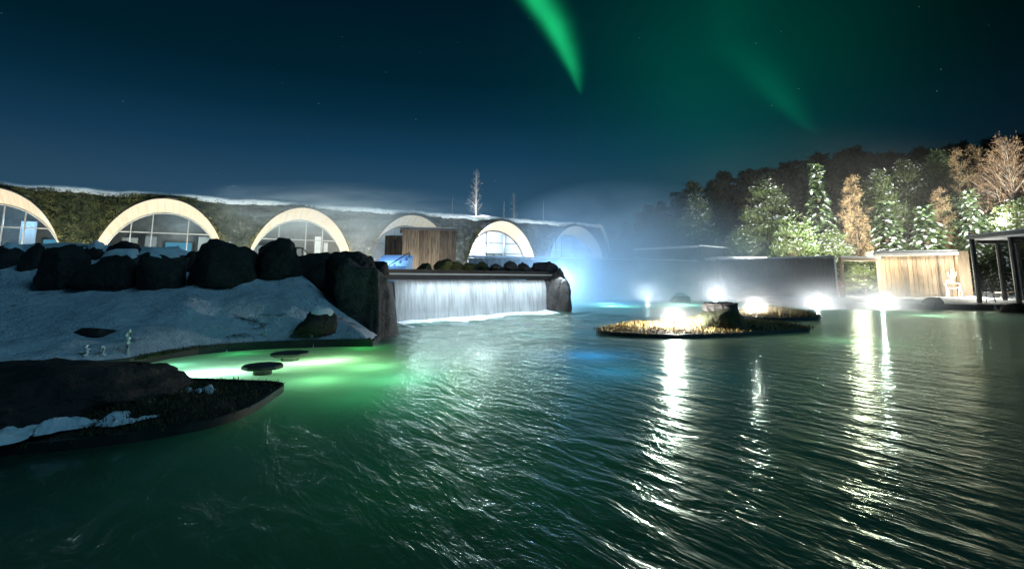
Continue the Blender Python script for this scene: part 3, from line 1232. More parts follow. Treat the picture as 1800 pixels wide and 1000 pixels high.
# arch lighting
WARM = (1.0, .90, .77)
for k, pw in ((0, 420), (1, 450), (2, 450), (3, 420), (5, 330)):
    for sgn in (-1, 1):
        lamp('arch_uplight', bloc(cs[k] + sgn * (W1 - .45), .45, FLOOR + .22), pw * .62, WARM, .08)
        lamp('arch_uplight', bloc(cs[k] + sgn * (W0 - .1), -.30, FLOOR + .30), pw * .48, (1.0, .86, .58), .06)
    lamp('arch_uplight', bloc(cs[k], .25, FLOOR + .2), pw * .22, WARM, .15)
lamp('arch_uplight', bloc(cs[4], .4, FLOOR + .3), 30, WARM, .15)
# room lights
for k, pw, c_ in ((1, 150, (.40, .70, 1.0)), (2, 70, (.80, .95, 1.0)), (3, 70, (.92, .96, .95)), (4, 160, (.40, .62, 1.0)), (5, 3200, (.82, .88, 1.0)), (6, 1000, (.25, .50, 1.0))):
    lamp('room_light', bloc(cs[k] + .6, DEP + 1.7, FLOOR + 2.9), pw, c_, .2)

# roof-garden lamps behind the edge, lighting the snow lip, the steam and the bare trees
for x_, pw in ((-17, 60), (-10, 60), (-4, 60), (3, 60), (8, 90), (13.5, 70), (19, 60), (25, 60)):
    lamp('roof_light', bloc(x_, 1.6, ROOFZ + 1.1), pw * .5, (.82, .93, 1.0), .15)
for x_, pw in ((-10.5, 90), (-3.5, 130), (3.5, 230), (10.4, 220), (17.4, 200), (24.0, 240)):  # unseen fill spots added in front to brighten wall and snow lip
    lamp('wall_fill_light', bloc(x_, -3.6, FLOOR + .3), pw * 5, (.82, .95, .93), .15, kind='SPOT', spot=R(140), blend=1.0, rot=(R(142), 0, BROT))

# ------------------------------------------------------------------ waterfall with its beam
fv = FALL1 - FALL0
FL = fv.length
FROT = math.atan2(fv.y, fv.x)
wf = thing('waterfall', 'wide sheet waterfall dropping from under a long dark beam into the pool', 'waterfall', (FALL0.x, FALL0.y, 0), FROT)
LIP = at(690, 495, FALL0.y).z
BTOP = at(690, 473, FALL0.y).z
NXF, NZF = 160, 16
vs, fs, uv = [], [], []
for j in range(NZF + 1):
    s = j / NZF
    for i in range(NXF + 1):
        u = i / NXF
        x = u * (FL - .15) + .02
        y = -.02 - .16 * math.sqrt(s) - .03 * float(vnoise(np.array([x]), np.array([s * .5]), 3.0, 21)[0]) * s
        vs.append((x, y, LIP + .03 - (LIP + .05) * s))
        uv.append((u, s))
for j in range(NZF):
    for i in range(NXF):
        a = j * (NXF + 1) + i
        fs.append((a, a + 1, a + NXF + 2, a + NXF + 1))
sh = mobj('water_sheet', vs, fs, M['fallwater'], wf, smooth=True)
ul = sh.data.uv_layers.new(name='UVMap')
for lp in sh.data.loops:
    ul.data[lp.index].uv = uv[lp.vertex_index]
MB().box(-.3, FL + .3, .25, .6, -1.2, LIP - .03).build('back_wall', M['darkconcrete'], wf)
bmb = MB()
bmb.box(-.55, FL - .05, -.16, .32, LIP + .06, BTOP - .085)
bmo = bmb.build('beam', M['darkconcrete'], wf)
MB().box(-.57, FL - .03, -.22, .36, BTOP - .085, BTOP).build('beam_cap', M['steel'], bmo)
MB().box(-.55, FL - .05, -.19, -.161, BTOP - .16, BTOP - .115).build('light_channel', M['whitepaint'], bmo)
# foam at the foot
nf = 150
vs, fs = [], []
ysf = [-1.0, -.62, -.36, -.15, .1]
for j, yy in enumerate(ysf):
    for i in range(nf + 1):
        x = FL * i / nf
        hgt = [-.04, .02, .06, .10, .07][j] * (1 + .25 * float(vnoise(np.array([x]), np.array([yy * 2]), 2.5, 25)[0]))
        vs.append((x, yy + .10 * float(vnoise(np.array([x]), np.array([yy]), 1.3, 26)[0]), hgt))
for j in range(len(ysf) - 1):
    for i in range(nf):
        a = j * (nf + 1) + i
        fs.append((a, a + 1, a + nf + 2, a + nf + 1))
mobj('foam', vs, fs, M['foam'], wf, smooth=True)
# lamps under the beam
ld = Matrix.Rotation(FROT, 3, 'Z')


def floc(x, y, z):
    q = ld @ Vector((x, y, z))
    return Vector((q.x + FALL0.x, q.y + FALL0.y, q.z))


lamp('fall_light', floc(FL * .5, -.55, LIP + .16), 128, (.76, .91, 1.0), kind='AREA', size=(FL * .95, .06), rot=(R(-14), 0, FROT))
lamp('fall_light', floc(FL * .55, .12, LIP - .1), 22, (.80, .92, 1.0), kind='AREA', size=(FL * .9, .05), rot=(R(-25), 0, FROT))
# mossy planting and ledge light
lamp('ledge_light', at(806, 470, 17.2), 14, (.95, 1.0, .62), .05)

# ------------------------------------------------------------------ timber hut above the fall, steps
hx0, hx1 = at(706, 470, 25.0), at(801, 470, 25.6)
HT = at(750, 405, 25.3).z
hut = thing('timber_hut', 'vertical boarded timber hut in front of the unlit arch', 'hut', (hx0.x, hx0.y, FLOOR - .1), math.atan2(hx1.y - hx0.y, hx1.x - hx0.x))
HWID = (hx1 - hx0).xy.length
HH = HT - FLOOR + .1
nb = 13
bw = HWID / nb
proto_pl = None
for i in range(nb):
    o = MB().box(.005, bw - .008, -.03, 0, 0, HH).build('plank', M['board'], hut) if proto_pl is None else None
    if o is None:
        o = proto_pl.copy()
        C.objects.link(o)
        o.parent = hut
    else:
        proto_pl = o
    o.location = (i * bw, random.Random(i).uniform(-.012, .012), 0)
MB().box(.01, HWID - .01, .002, 1.8, 0, HH - .01).build('wall', M['darkconcrete'], hut)
MB().box(-.12, HWID + .1, -.12, 1.9, HH, HH + .10).build('roof', M['concrete'], hut)
MB().box(-.10, HWID + .06, -.10, 1.85, HH + .10, HH + .15).build('roof_snow', M['snow'], hut)
lamp('hut_light', Vector((hx0.x + 1.2, 23.6, FLOOR + .25)), 62, (1.0, .90, .74), kind='AREA', size=(2.4, .12), rot=(R(118), 0, 0))
side = thing('timber_wall', 'short timber wall with a dark slot inside the unlit arch', 'wall', at(676, 441, 27.0), 0)
for i in range(5):
    MB().box(i * .19 + .004, i * .19 + .185, 0, .05, -1.0, .82).build('plank', M['board'], side)
MB().box(.50, .60, -.02, -.002, .1, .6).build('slot', M['darkmetal'], side)

st = thing('snowy_steps', 'snow covered steps in blue light beside the timber hut', 'steps', at(652, 474, 21.0))
for i in range(6):
    MB().box(0, 1.35, i * .32, i * .32 + .33, -.25, .02 + i * .13).build('step', M['snow'], st)
hr = MB()
hr.tube([(.45, .0, .0), (1.28, 1.4, .78)], .025, 6)
hr.tube([(1.28, 1.4, .78), (1.28, 1.4, .0)], .025, 6)
hr.build('handrail', M['darkmetal'], st)
lamp('step_light', at(684, 452, 21.3), 46, (.20, .45, 1.0), .05)

# handrails by the arches
for (px, py, sgn, lb) in ((522, 436, 1, 'dark tube handrail with a sloping arm behind the domed boulder'), (0, 434, 1, 'dark tube handrail end at the photo edge behind the boulders')):
    b0 = at(px, py, 15)
    h_ = thing('handrail', lb, 'handrail', (b0.x, b0.y, 1.2), 0, 'handrails behind the boulders')
    zt2 = b0.z - 1.2
    t1 = MB()
    t1.tube([(-.12, 0, zt2), (.16, 0, zt2), (.45, 0, zt2 - .28), (.7, 0, zt2 - .45)], .018, 6)
    t1.build('rail', M['darkmetal'], h_)
    MB().tube([(.16, 0, 0), (.16, 0, zt2)], .018, 6).build('post', M['darkmetal'], h_)

# ------------------------------------------------------------------ fences
fence_n = [0]


def fence(label, A, B, z0, z1, capcol='whitepaint'):
    d = (B - A)
    L = d.xy.length
    f_ = thing('board_fence', label, 'fence', (A.x, A.y, 0), math.atan2(d.y, d.x), 'board fences along the far shore')
    bd = MB()
    nb_ = int(L / .16)
    w_ = L / nb_
    rr = random.Random(7)
    for i in range(nb_):
        yo = rr.uniform(-.012, .012)
        bd.box(i * w_ + .008, (i + 1) * w_ - .008, yo, yo + .03, z0, z1 + rr.uniform(-.01, .004))
    o = bd.build('boards', M['fenceboard'], f_)
    o['kind'] = 'stuff'
    MB().box(0, L, .05, .10, z0, z1 - .02).build('backing', M['darkconcrete'], f_)
    MB().box(-.03, L + .03, -.06, .16, z1 + .01, z1 + .07).build('coping', M['darkmetal'], f_)
    cz = np.linspace(0, L, int(L / .25))
    vs_ = []
    for yy, q in ((-.06, 0), (-.03, .05), (.05, .07), (.14, .04), (.16, 0)):
        vs_ += [(x, yy, z1 + .071 + q * (1 + .5 * float(vnoise(np.array([x]), np.array([0.0]), 1.4, 31)[0]))) for x in cz]
    n_ = len(cz)
    mobj('snow_cap', vs_, [(j * n_ + i, j * n_ + i + 1, (j + 1) * n_ + i + 1, (j + 1) * n_ + i) for j in range(4) for i in range(n_ - 1)], M['snow'], f_, smooth=True)
    return f_


FT = 2.46
fence('long board fence fading into the steam in front of the last arches', FENCE_A, FENCE_B + Vector((-.25, -.12, 0)), .1, FT)
fence('dark board fence below the lit trees ending at the bright gate', FENCE_B + Vector((.25, -.3, 0)), FENCE_C, .1, FT + .03)
ps = thing('fence_post', 'tall square post where the two board fences meet', 'post', (FENCE_B.x - .02, FENCE_B.y - .35, 0))
MB().box(-.11, .11, -.11, .11, 0, 3.5).build('shaft', M['fenceboard'], ps)
MB().box(-.14, .14, -.14, .14, 3.5, 3.56).build('cap', M['darkmetal'], ps)

ann = thing('flat_roof_annex', 'low flat roofed annex behind the steam with a pale roof edge', 'building', (at(1120, 440, 40.5).x, 40.5, 0), 0)
b1 = at(1229, 432, 36.5)
dv = Vector((b1.x - ann.location.x, b1.y - 40.5))
ann.rotation_euler = (0, 0, math.atan2(dv.y, dv.x))
AL = dv.length
MB().box(0, AL, 0, 4, .3, 3.5).build('wall', M['fenceboard'], ann)
MB().box(-.2, AL + .15, -.15, 4.2, 3.5, 3.62).build('roof', M['darkmetal'], ann)
MB().box(-.2, AL + .15, -.19, -.152, 3.52, 3.66).build('roof_edge', M['whitepaint'], ann)
MB().box(-.15, AL + .1, -.1, 4.1, 3.622, 3.70).build('roof_snow', M['snow'], ann)
sd0 = at(1262, 456, 34.8)
shed = thing('shed', 'small shed with a pale snowy roof just over the fence top', 'shed', (sd0.x, 34.8, 0), R(8))
MB().box(0, 3.4, 0, 2.2, .3, 2.62).build('wall', M['board'], shed)
MB().box(-.15, 3.6, -.2, 2.3, 2.62, 2.72).build('roof', M['whitepaint'], shed)
MB().box(-.12, 3.55, -.16, 2.25, 2.722, 2.80).build('roof_snow', M['snow'], shed)

# ------------------------------------------------------------------ gate and lit pavilion
gt0 = at(1468, 520, 29.2)
gate = thing('gate_door', 'half open pale timber gate standing at the end of the dark fence', 'gate', (gt0.x + .1, 29.05, .15), R(62))
for i in range(4):
    MB().box(i * .22 + .004, i * .22 + .214, 0, .05, 0, 2.3).build('plank', M['paleboard'], gate)
MB().box(-.04, -.001, -.02, .07, 0, 2.35).build('frame', M['whitepaint'], gate)
op = thing('orange_board', 'orange rescue board leaning upright by the gate', 'board', (at(1482, 520, 28.8).x, 28.8, .2), 0)
MB().box(-.12, .12, -.03, .03, 0, .95).build('panel', M['orange'], op)
MB().box(-.05, .05, -.045, -.031, .62, .74).build('grip', M['whitepaint'], op)

pv0, pv1 = at(1546, 521, 31.2), at(1705, 520, 29.6)
pd = pv1 - pv0
pav = thing('timber_pavilion', 'pale timber pavilion wall with a lit eave under a snowy roof', 'pavilion', (pv0.x, pv0.y, .22), math.atan2(pd.y, pd.x))
PL = pd.xy.length
PH = 2.44
npk = 17
pw_ = (PL - .55) / npk
pp = None
for i in range(npk):
    if pp is None:
        pp = MB().box(.004, pw_ - .008, 0, .04, 0, PH).build('plank', M['paleboard'], pav)
        o = pp
    else:
        o = pp.copy()
        C.objects.link(o)
        o.parent = pav
    o.location = (i * pw_, random.Random(i + 50).uniform(-.012, .012), 0)
MB().box(0, PL - .55, .06, .2, 0, PH).build('backing', M['darkconcrete'], pav)
MB().box(PL - .52, PL, -.45, .2, 0, PH + .22).build('end_pillar', M['paleboard'], pav)
MB().box(-.25, PL - .54, -.75, 1.2, PH + .002, PH + .17).build('roof', M['whitepaint'], pav)
MB().box(-.2, PL - .56, -.70, 1.15, PH + .172, PH + .30).build('roof_snow', M['snow'], pav)
for xx in (1.25, 3.0):
    MB().box(xx, xx + .08, -.06, -.02, 0, PH).build('post', M['board'], pav)


def ploc(x, y, z):
    q = Matrix.Rotation(pav.rotation_euler.z, 3, 'Z') @ Vector((x, y, z))
    return Vector((q.x + pav.location.x, q.y + pav.location.y, q.z + pav.location.z))


lamp('eave_light', ploc(PL * .45, -.33, PH - .06), 85, (1.0, .90, .74), kind='AREA', size=(PL * .82, .05), rot=(R(-20), 0, pav.rotation_euler.z))
lamp('gate_light', at(1508, 484, 30.9), 1000, (1.0, .92, .68), .45)
lb0, lb1 = at(1476, 455, 29.6), at(1545, 452, 31.0)
lnt = thing('gate_beam', 'pale snowy beam bridging from the dark fence end to the timber pavilion', 'beam', lb0, math.atan2(lb1.y - lb0.y, lb1.x - lb0.x))
MB().box(0, (lb1 - lb0).xy.length, -.08, .08, -.10, .08).build('timber', M['paleboard'], lnt)
MB().box(0, (lb1 - lb0).xy.length, -.10, .10, .082, .16).build('snow_cap', M['snow'], lnt)
MB().box(.03, .17, -.06, .06, -2.3, -.102).build('post', M['paleboard'], lnt)

# reindeer of rope light
rd = thing('light_reindeer', 'glowing white reindeer figure with antlers made of rope light', 'decoration', (at(1678, 521, 28.8).x, 28.8, .22), R(8))
bdy = MB()
bdy.tube([(-.5, 0, .80), (-.35, 0, .86), (.2, 0, .84), (.42, 0, .80), (.44, 0, .62), (.1, 0, .55), (-.46, 0, .58), (-.5, 0, .80)], .022, 6)
bdy.build('body', M['ropelight'], rd)
for xx, yy in ((-.46, -.1), (-.40, .1), (.36, -.1), (.42, .1)):
    MB().tube([(xx, yy * .4, .60), (xx + .03, yy, .32), (xx, yy, 0)], .024, 6).build('leg', M['ropelight'], rd)
MB().tube([(-.46, 0, .80), (.06 - .5, 0, .98), (.02, 0, 1.02), (.06, 0, .92), (-.16, 0, .86)], .02, 6).build('head', M['ropelight'], rd)
for sg in (-1, 1):
    an = MB()
    an.tube([(.0, 0, 1.0), (sg * .16, .05 * sg, 1.15), (sg * .34, .08 * sg, 1.28), (sg * .36, .08 * sg, 1.46)], .02, 6)
    an.tube([(sg * .16, .05 * sg, 1.15), (sg * .10, .06 * sg, 1.40), (sg * .05, .06 * sg, 1.62)], .017, 6)
    an.build('antler', M['ropelight'], rd)

# ------------------------------------------------------------------ canopy on posts at the right
CPX, CPY = at(1697, 415, 25.5).x, 25.5
cp = thing('pool_canopy', 'flat dark edged canopy on steel posts over the far pool edge', 'canopy', (CPX, CPY, .1))
CZ = at(1697, 417, 25.5).z - .1
for (px, py, Y) in [(1722, 531, 24.2), (1767, 529, 25.1), (1792, 534, 22.9), (1800, 527, 25.2)]:
    q = at(px, py, Y)
    MB().tube([(q.x - CPX, Y - CPY, -.2), (q.x - CPX, Y - CPY, CZ - .2)], .10, 8).build('post', M['steel'], cp)


def skew_box(x0, x1, y0, y1, z0, z1):
    m_ = MB().box(x0, x1, y0, y1, z0, z1)
    m_.v = [(x + .15 * y, y, z) for x, y, z in m_.v]
    return m_


skew_box(.02, 9, -9, -.02, CZ - .2, CZ - .12).build('ceiling', M['whitepaint'], cp)
skew_box(0, 9.1, -9.1, 0, CZ - .118, CZ + .06).build('roof', M['darkmetal'], cp)
skew_box(.05, 9, -9, -.05, CZ + .062, CZ + .10).build('roof_snow', M['snow'], cp)
for (yy) in (-.5, -2.6, -4.8):
    skew_box(.1, 8.9, yy - .06, yy + .06, CZ - .36, CZ - .203).build('joist', M['steel'], cp)
lamp('canopy_light', (CPX + 2.2, 27.6, 1.2), 500, (1.0, .97, .88), .12)

ldr = thing('pool_handrail', 'thin splayed handrails entering the pool below the canopy', 'handrail', (at(1745, 533, 23.6).x, 23.6, 0))
MB().tube([(-.33, 0, -.3), (-.02, .2, .98), (.05, .5, 1.0), (.08, .8, .2)], .022, 6).build('rail', M['steel'], ldr)
MB().tube([(.26, 0, -.3), (.12, .2, 1.2), (.16, .5, 1.2), (.2, .8, .2)], .022, 6).build('rail', M['steel'], ldr)
bn = thing('low_bench', 'low brown bench behind the canopy posts', 'bench', (at(1758, 523, 27.2).x, 27.2, .2))
MB().box(0, 2.2, -.25, .25, .34, .42).build('seat', M['board'], bn)
for xx in (.2, 1.9):
    MB().box(xx, xx + .1, -.2, .2, 0, .34).build('leg', M['board'], bn)
lw = thing('low_wall', 'low white wall behind the splayed handrails', 'wall', (at(1724, 522, 27.6).x, 27.6, .15))
MB().box(0, 1.3, 0, .25, 0, .38).build('body', M['whitepaint'], lw)
MB().box(-.03, 1.33, -.03, .28, .38, .44).build('coping', M['concrete'], lw)
rock('boulder', 'dark flat boulder at the pool edge under the canopy', 'boulder', (1758, 1830, 532, 547), 20.4, M['basalt'], 91, .6, None, 0, 3, .8, sink=.15)
rock('boulder', 'small dark boulder in front of the pale pavilion', 'boulder', (1624, 1654, 522, 536), 22.6, M['basalt'], 93, .8, None, 0, 3, .8, sink=.12)
rock('boulder', 'grey boulder at the waterline before the far fence', 'boulder', (1178, 1212, 516, 530), 28.5, M['lava'], 95, .8, None, .3, 3, .7, sink=.4)

# ------------------------------------------------------------------ islands in the pool


def island(label, pts, zrim, hump, seed, soilmat, rimmat, name='planted_island'):
    """low planted island inside a steel kerb"""
    P = np.array([(p[0], p[1]) for p in pts])
    # densify and smooth
    t_ = np.linspace(0, len(P), 96, endpoint=False)
    i0 = np.floor(t_).astype(int)
    f_ = (t_ - i0)[:, None]

    def cr(k):
        return P[(i0 + k) % len(P)]
    Q = .5 * ((2 * cr(0)) + (-cr(-1) + cr(1)) * f_ + (2 * cr(-1) - 5 * cr(0) + 4 * cr(1) - cr(2)) * f_ ** 2 + (-cr(-1) + 3 * cr(0) - 3 * cr(1) + cr(2)) * f_ ** 3)
    cen = Q.mean(0)
    root = thing(name, label, 'island', (cen[0], cen[1], 0), 0, 'planted islands in the pool')
    L = Q - cen
    strip = strip_wall('kerb', [tuple(q) for q in L], -1.05, zrim, .05, rimmat, root, closed=True)
    K = 14
    vs_ = []
    for j in range(K + 1):
        s = 1 - j / K
        ring = L * s * .985
        d = 1 - s
        z = zrim - .02 + hump(d) + .05 * vnoise(ring[:, 0], ring[:, 1], 2.0, seed) * min(1, d * 5) + .025 * vnoise(ring[:, 0], ring[:, 1], 7.0, seed) * min(1, d * 8)
        vs_.append(np.stack([ring[:, 0], ring[:, 1], z], -1))
    V_ = np.concatenate(vs_)
    n_ = 96
    Fq_ = [(j * n_ + i, j * n_ + (i + 1) % n_, (j + 1) * n_ + (i + 1) % n_, (j + 1) * n_ + i) for j in range(K) for i in range(n_)]
    mobj('soil', V_, Fq_, soilmat, root, smooth=True)
    return root, L, V_


def grass_on(root, V_, N, hmin, hmax, mat, seed, width=.012, lean=.5, mask=None):
    r_ = np.random.default_rng(seed)
    i = r_.integers(0, len(V_), N)
    j = np.clip(i + r_.integers(-2, 3, N), 0, len(V_) - 1)
    k = r_.uniform(0, 1, N)[:, None]
    near = np.linalg.norm(V_[i] - V_[j], axis=1) < .6
    p_ = np.where(near[:, None], V_[i] * (1 - k) + V_[j] * k, V_[i]) + np.stack([r_.normal(0, .05, N), r_.normal(0, .05, N), np.zeros(N)], -1)
    if mask is not None:
        keep = mask(p_)
        p_ = p_[keep]
        N = len(p_)
    h_ = r_.uniform(hmin, hmax, N)
    d_ = np.stack([r_.normal(0, lean, N), r_.normal(0, lean, N), np.ones(N)], -1)
    d_ = unit(d_) * h_[:, None]
    w_ = unit(np.stack([r_.normal(size=N), r_.normal(size=N), np.zeros(N)], -1)) * width
    bend = np.stack([r_.normal(0, .3, N), r_.normal(0, .3, N), -np.abs(r_.normal(0, .2, N))], -1) * h_[:, None]
    V0 = np.empty((N, 5, 3))
    V0[:, 0] = p_ - w_
    V0[:, 1] = p_ + w_
    V0[:, 2] = p_ + d_ * .6 + w_ * .7
    V0[:, 3] = p_ + d_ * .6 - w_ * .7
    V0[:, 4] = p_ + d_ + bend
    b_ = np.arange(N)[:, None] * 5
    f4 = (b_ + np.array([0, 1, 2, 3])).tolist()
    f3 = (b_ + np.array([3, 2, 4])).tolist()
    o = mobj('grass', V0.reshape(-1, 3), f4 + f3, mat, root)
    o['kind'] = 'stuff'
    return o


# near-left island
npts = [onz(487, 684), onz(470, 703), onz(430, 728), onz(370, 749), onz(300, 764), onz(200, 779), onz(100, 790), onz(0, 799), onz(-150, 812),
        Vector((-6.4, 3.9, 0)), Vector((-6.7, 5.2, 0)), Vector((-5.7, 6.15, 0)), Vector((-4.75, 6.5, 0)), onz(320, 676), onz(400, 679)]
isl1, L1, V1 = island('dark planted island at the near pool side with snow patches and a boulder', npts, .075, lambda d: .075 * min(1, d * 2.2), 3, M['soil'], M['steel'])
grass_on(isl1, V1, 9000, .03, .10, M['darkgrass'], 5, .005, .6, mask=lambda p: p[:, 0] + isl1.location.x > -3.75 + .25 * np.sin(p[:, 1] * 5))
rock('boulder', 'huge black boulder covering most of the dark near island', 'boulder', None, 0, M['basalt'], 103, loc=(-4.42, 4.86, .0), size=(2.6, 1.75, .56), sub=5, block=1.0, rough=1.5, rotz=R(42), facets=0)
rock('boulder', 'brown weathered boulder beside the huge black boulder on the near island', 'boulder', (150, 306, 632, 716), 5.55, M['soil'], 107, .8, None, 0, 5, .85)
# snow patches on it: many small lumps
def snow_band(path_px, z, width, height, parent, seed, name='snow_patch'):
    """a continuous lumpy band of old snow along a path"""
    pts_ = [np.array(onz(px, py, z)) for px, py in path_px]
    ts = np.linspace(0, len(pts_) - 1.001, 220)
    k = ts.astype(int)
    f_ = (ts - k)[:, None]
    P_ = np.array(pts_)
    line = P_[k] * (1 - f_) + P_[k + 1] * f_
    tg = unit(np.gradient(line, axis=0))
    nrm_ = np.stack([-tg[:, 1], tg[:, 0], 0 * tg[:, 0]], -1)
    s_ = np.linspace(0, 1, 220)
    w_ = width * (.55 + .45 * vnoise(s_, s_ * 0, 9, seed) + .3 * vnoise(s_, s_ * 0, 31, seed + 1)).clip(.12, 2) * np.minimum(1, np.minimum(s_, 1 - s_) * 14 + .05)
    rows_ = []
    nc = 22
    for c in np.linspace(-1, 1, nc):
        p = line + nrm_ * (c * w_)[:, None]
        lump = .50 + .46 * vnoise(p[:, 0], p[:, 1], 7, seed + 2) + .20 * vnoise(p[:, 0], p[:, 1], 17, seed + 3) + .05 * vnoise(p[:, 0], p[:, 1], 45, seed + 4)
        hgt = height * np.sqrt(max(0, 1 - c * c)) * np.maximum(lump, .0)
        p = p.copy()
        p[:, 2] += hgt - .03
        rows_.append(p - np.array(parent.location))
    V_ = np.concatenate(rows_)
    Fq_ = [(a * 220 + b, a * 220 + b + 1, (a + 1) * 220 + b + 1, (a + 1) * 220 + b) for a in range(nc - 1) for b in range(219)]
    return mobj(name, V_, Fq_, M['snow'], parent, smooth=True)


snow_band([(-60, 770), (0, 764), (60, 752), (120, 744), (200, 731), (260, 709), (300, 692), (345, 685), (376, 686)], .135, .19, .10, isl1, 3)
snow_band([(150, 735), (200, 742), (260, 728), (310, 712)], .14, .06, .06, isl1, 9)

# middle island
mpts = [onz(1050, 583), onz(1065, 588.5), onz(1120, 592.5), onz(1185, 594.5), onz(1260, 592.5), onz(1340, 588), onz(1400, 584), onz(1424, 581),
        onz(1390, 573), onz(1330, 567.5), onz(1250, 565), onz(1170, 567), onz(1100, 573)]
isl2, L2, V2 = island('straw grass island in mid pool with a stacked rock and a bright lamp', mpts, .085, lambda d: .19 * d ** 1.1, 4, M['soil'], M['darkmetal'])
grass_on(isl2, V2, 9000, .04, .12, M['drygrass'], 6, .009, .5)
rock('lava_rock', 'flat topped square rock crowning the mid pool island', 'rock', (1236, 1292, 530, 556), 13.0, M['lava'], 111, .8, None, 0, 4, .42, facets=3)
rock('lava_rock', 'sloping mossy rock shouldering the flat topped island rock', 'rock', (1222, 1318, 540, 580), 12.75, M['mossrock'], 115, .8, None, 0, 4, .85)
# back island
bpts = [onz(1290, 558), onz(1330, 563), onz(1390, 563.5), onz(1443, 560.5), onz(1410, 552), onz(1350, 548.5), onz(1305, 551)]
isl3, L3, V3 = island('narrow straw grass island behind the mid pool island with a lamp', bpts, .10, lambda d: .18 * d, 5, M['soil'], M['darkmetal'])
grass_on(isl3, V3, 4500, .05, .18, M['drygrass'], 7, .011, .45)


# small mushroom shaped tables standing in the lit cove
for i, (px, py, w_, lb) in enumerate(((462, 644, 66, 'dark flat table on a pedestal standing in the green lit water'), (510, 622, 62, 'dark flat table in the cove nearer the far bank wall'))):
    q = onz(px, py, .10)
    r_ = w_ / 900 * q.y / 2
    tb = thing('water_table', lb, 'table', (q.x, q.y, 0), R(12 + 30 * i), 'pedestal tables standing in the cove')
    t1 = MB()
    t1.lathe([(r_ * .96, .075), (r_, .085), (r_, .115), (r_ * .97, .125)], 9)
    t1.build('table_top', M['darkconcrete'], tb)
    MB().lathe([(r_ * .5, -1.0), (r_ * .46, .076)], 12).build('pedestal', M['concrete'], tb)

# snow covered little plants along the bank rim, lit from the water
GP = 'snow crusted stems on the cove rim'
for (px, py, h_, lb) in ((222, 622, .34, 'tallest snow crusted stem on the cove rim'), (150, 626, .16, 'snow crusted stem at the far end of the cove rim'), (178, 624, .14, 'short snow crusted stem left of the tallest stem'),
                         (464, 592, .13, 'stubby snow crusted stem in the middle of the cove rim'), (546, 594, .10, 'low snow crusted clump beside the snowy crowned boulder')):
    q = ground_hit(px, py)
    s_ = thing('frosted_plant', lb, 'plant', (q.x, q.y, q.z - .03), 0, GP)
    h_ *= 1.15
    MB().tube([(0, 0, 0), (.01, 0, h_ * .5), (.03, .01, h_ * .9)], [.012, .009, .005], 5).build('stem', M['bark'], s_)
    bm = bmesh.new()
    rr = random.Random(px)
    for k in range(7):
        zz = h_ * (k + .6) / 7
        mt = Matrix.Translation((rr.uniform(-.02, .03), rr.uniform(-.02, .02), zz)) @ Matrix.Diagonal((rr.uniform(.025, .045), rr.uniform(.025, .045), h_ * .1, 1))
        bmesh.ops.create_icosphere(bm, subdivisions=1, radius=1, matrix=mt)
    me = bpy.data.meshes.new('snow_crust')
    bm.to_mesh(me)
    bm.free()
    me.materials.append(M['snow'])
    me.polygons.foreach_set('use_smooth', np.ones(len(me.polygons), bool))
    o = bpy.data.objects.new('snow_crust', me)
    C.objects.link(o)
    o.parent = s_

# dark grass fringe along the cove rim
rim = thing('rim_grass', 'dark frosted grass fringe along the curved cove rim', 'grass')
rim['kind'] = 'stuff'
pts_ = []
for a, b in zip(shore_l[:-1], shore_l[1:]):
    for k in np.linspace(0, 1, 40):
        pts_.append((a.x * (1 - k) + b.x * k, a.y * (1 - k) + b.y * k, .10))
pts_ = np.array(pts_)
pts_[:, 1] += .14
grass_on(rim, pts_, 2600, .03, .10, M['darkgrass'], 15, .006, .6)

# ------------------------------------------------------------------ lamps
GL = 'white spotlights around the pool'


def spot_fixture(label, loc, power, colr=(.97, .98, 1.0), s=1.0):
    o = thing('ground_spotlight', label, 'lamp', loc, 0, GL)
    MB().lathe([(.012, -.25), (.02, 0)], 6).build('spike', M['darkmetal'], o)
    MB().lathe([(.02, 0), (.026 * s, .06), (.034 * s, .10), (.033 * s, .12)], 10).build('housing', M['darkmetal'], o)
    MB().lathe([(.045 * s, .121), (.045 * s, .13), (.03 * s, .15), (.01, .155)], 10).build('lens', M['lens_white'], o)
    lamp('spot_light', Vector(loc) + Vector((0, 0, .22)), power, colr, .05)
    return o


def lamp_at(px, py, Y, label, power, colr=(.97, .98, 1.0), s=1.0):
    q = at(px, py, Y)
    return spot_fixture(label, (q.x, q.y, q.z - .20), power, colr, s)


lamp_at(1185, 556, 12.5, 'bright white spotlight in the straw grass of the mid pool island', 520, (1.0, .97, .88))
lamp_at(1328, 541, 17.3, 'bright white spotlight on the narrow island behind the rock', 110, (1.0, .97, .88))
lamp_at(1138, 523, 31.6, 'white spotlight on the far shore before the steam covered fence', 800, (.72, .88, 1.0), 2.0)
lamp_at(1257, 520, 31.2, 'white spotlight on the far shore above the island rock', 640, (.90, .95, 1.0), 2.0)
lamp_at(1437, 538, 22.6, 'white spotlight at the water edge before the dark fence', 190, (.95, .98, 1.0), 1.8)
lamp_at(1551, 540, 22.2, 'white spotlight at the water edge before the pale pavilion', 210, (.97, 1.0, .95), 1.8)

# blue lamp in the steam behind the far rock stack
lamp('blue_pool_light', (2.35, 25.5, 1.3), 560, (.32, .57, 1.0), .15)
lamp('blue_pool_light', (2.55, 27.5, 1.3), 900, (.42, .68, 1.0), .15)
lamp('blue_pool_light', (5.2, 27.5, -.5), 500, (.14, .42, 1.0), .15)

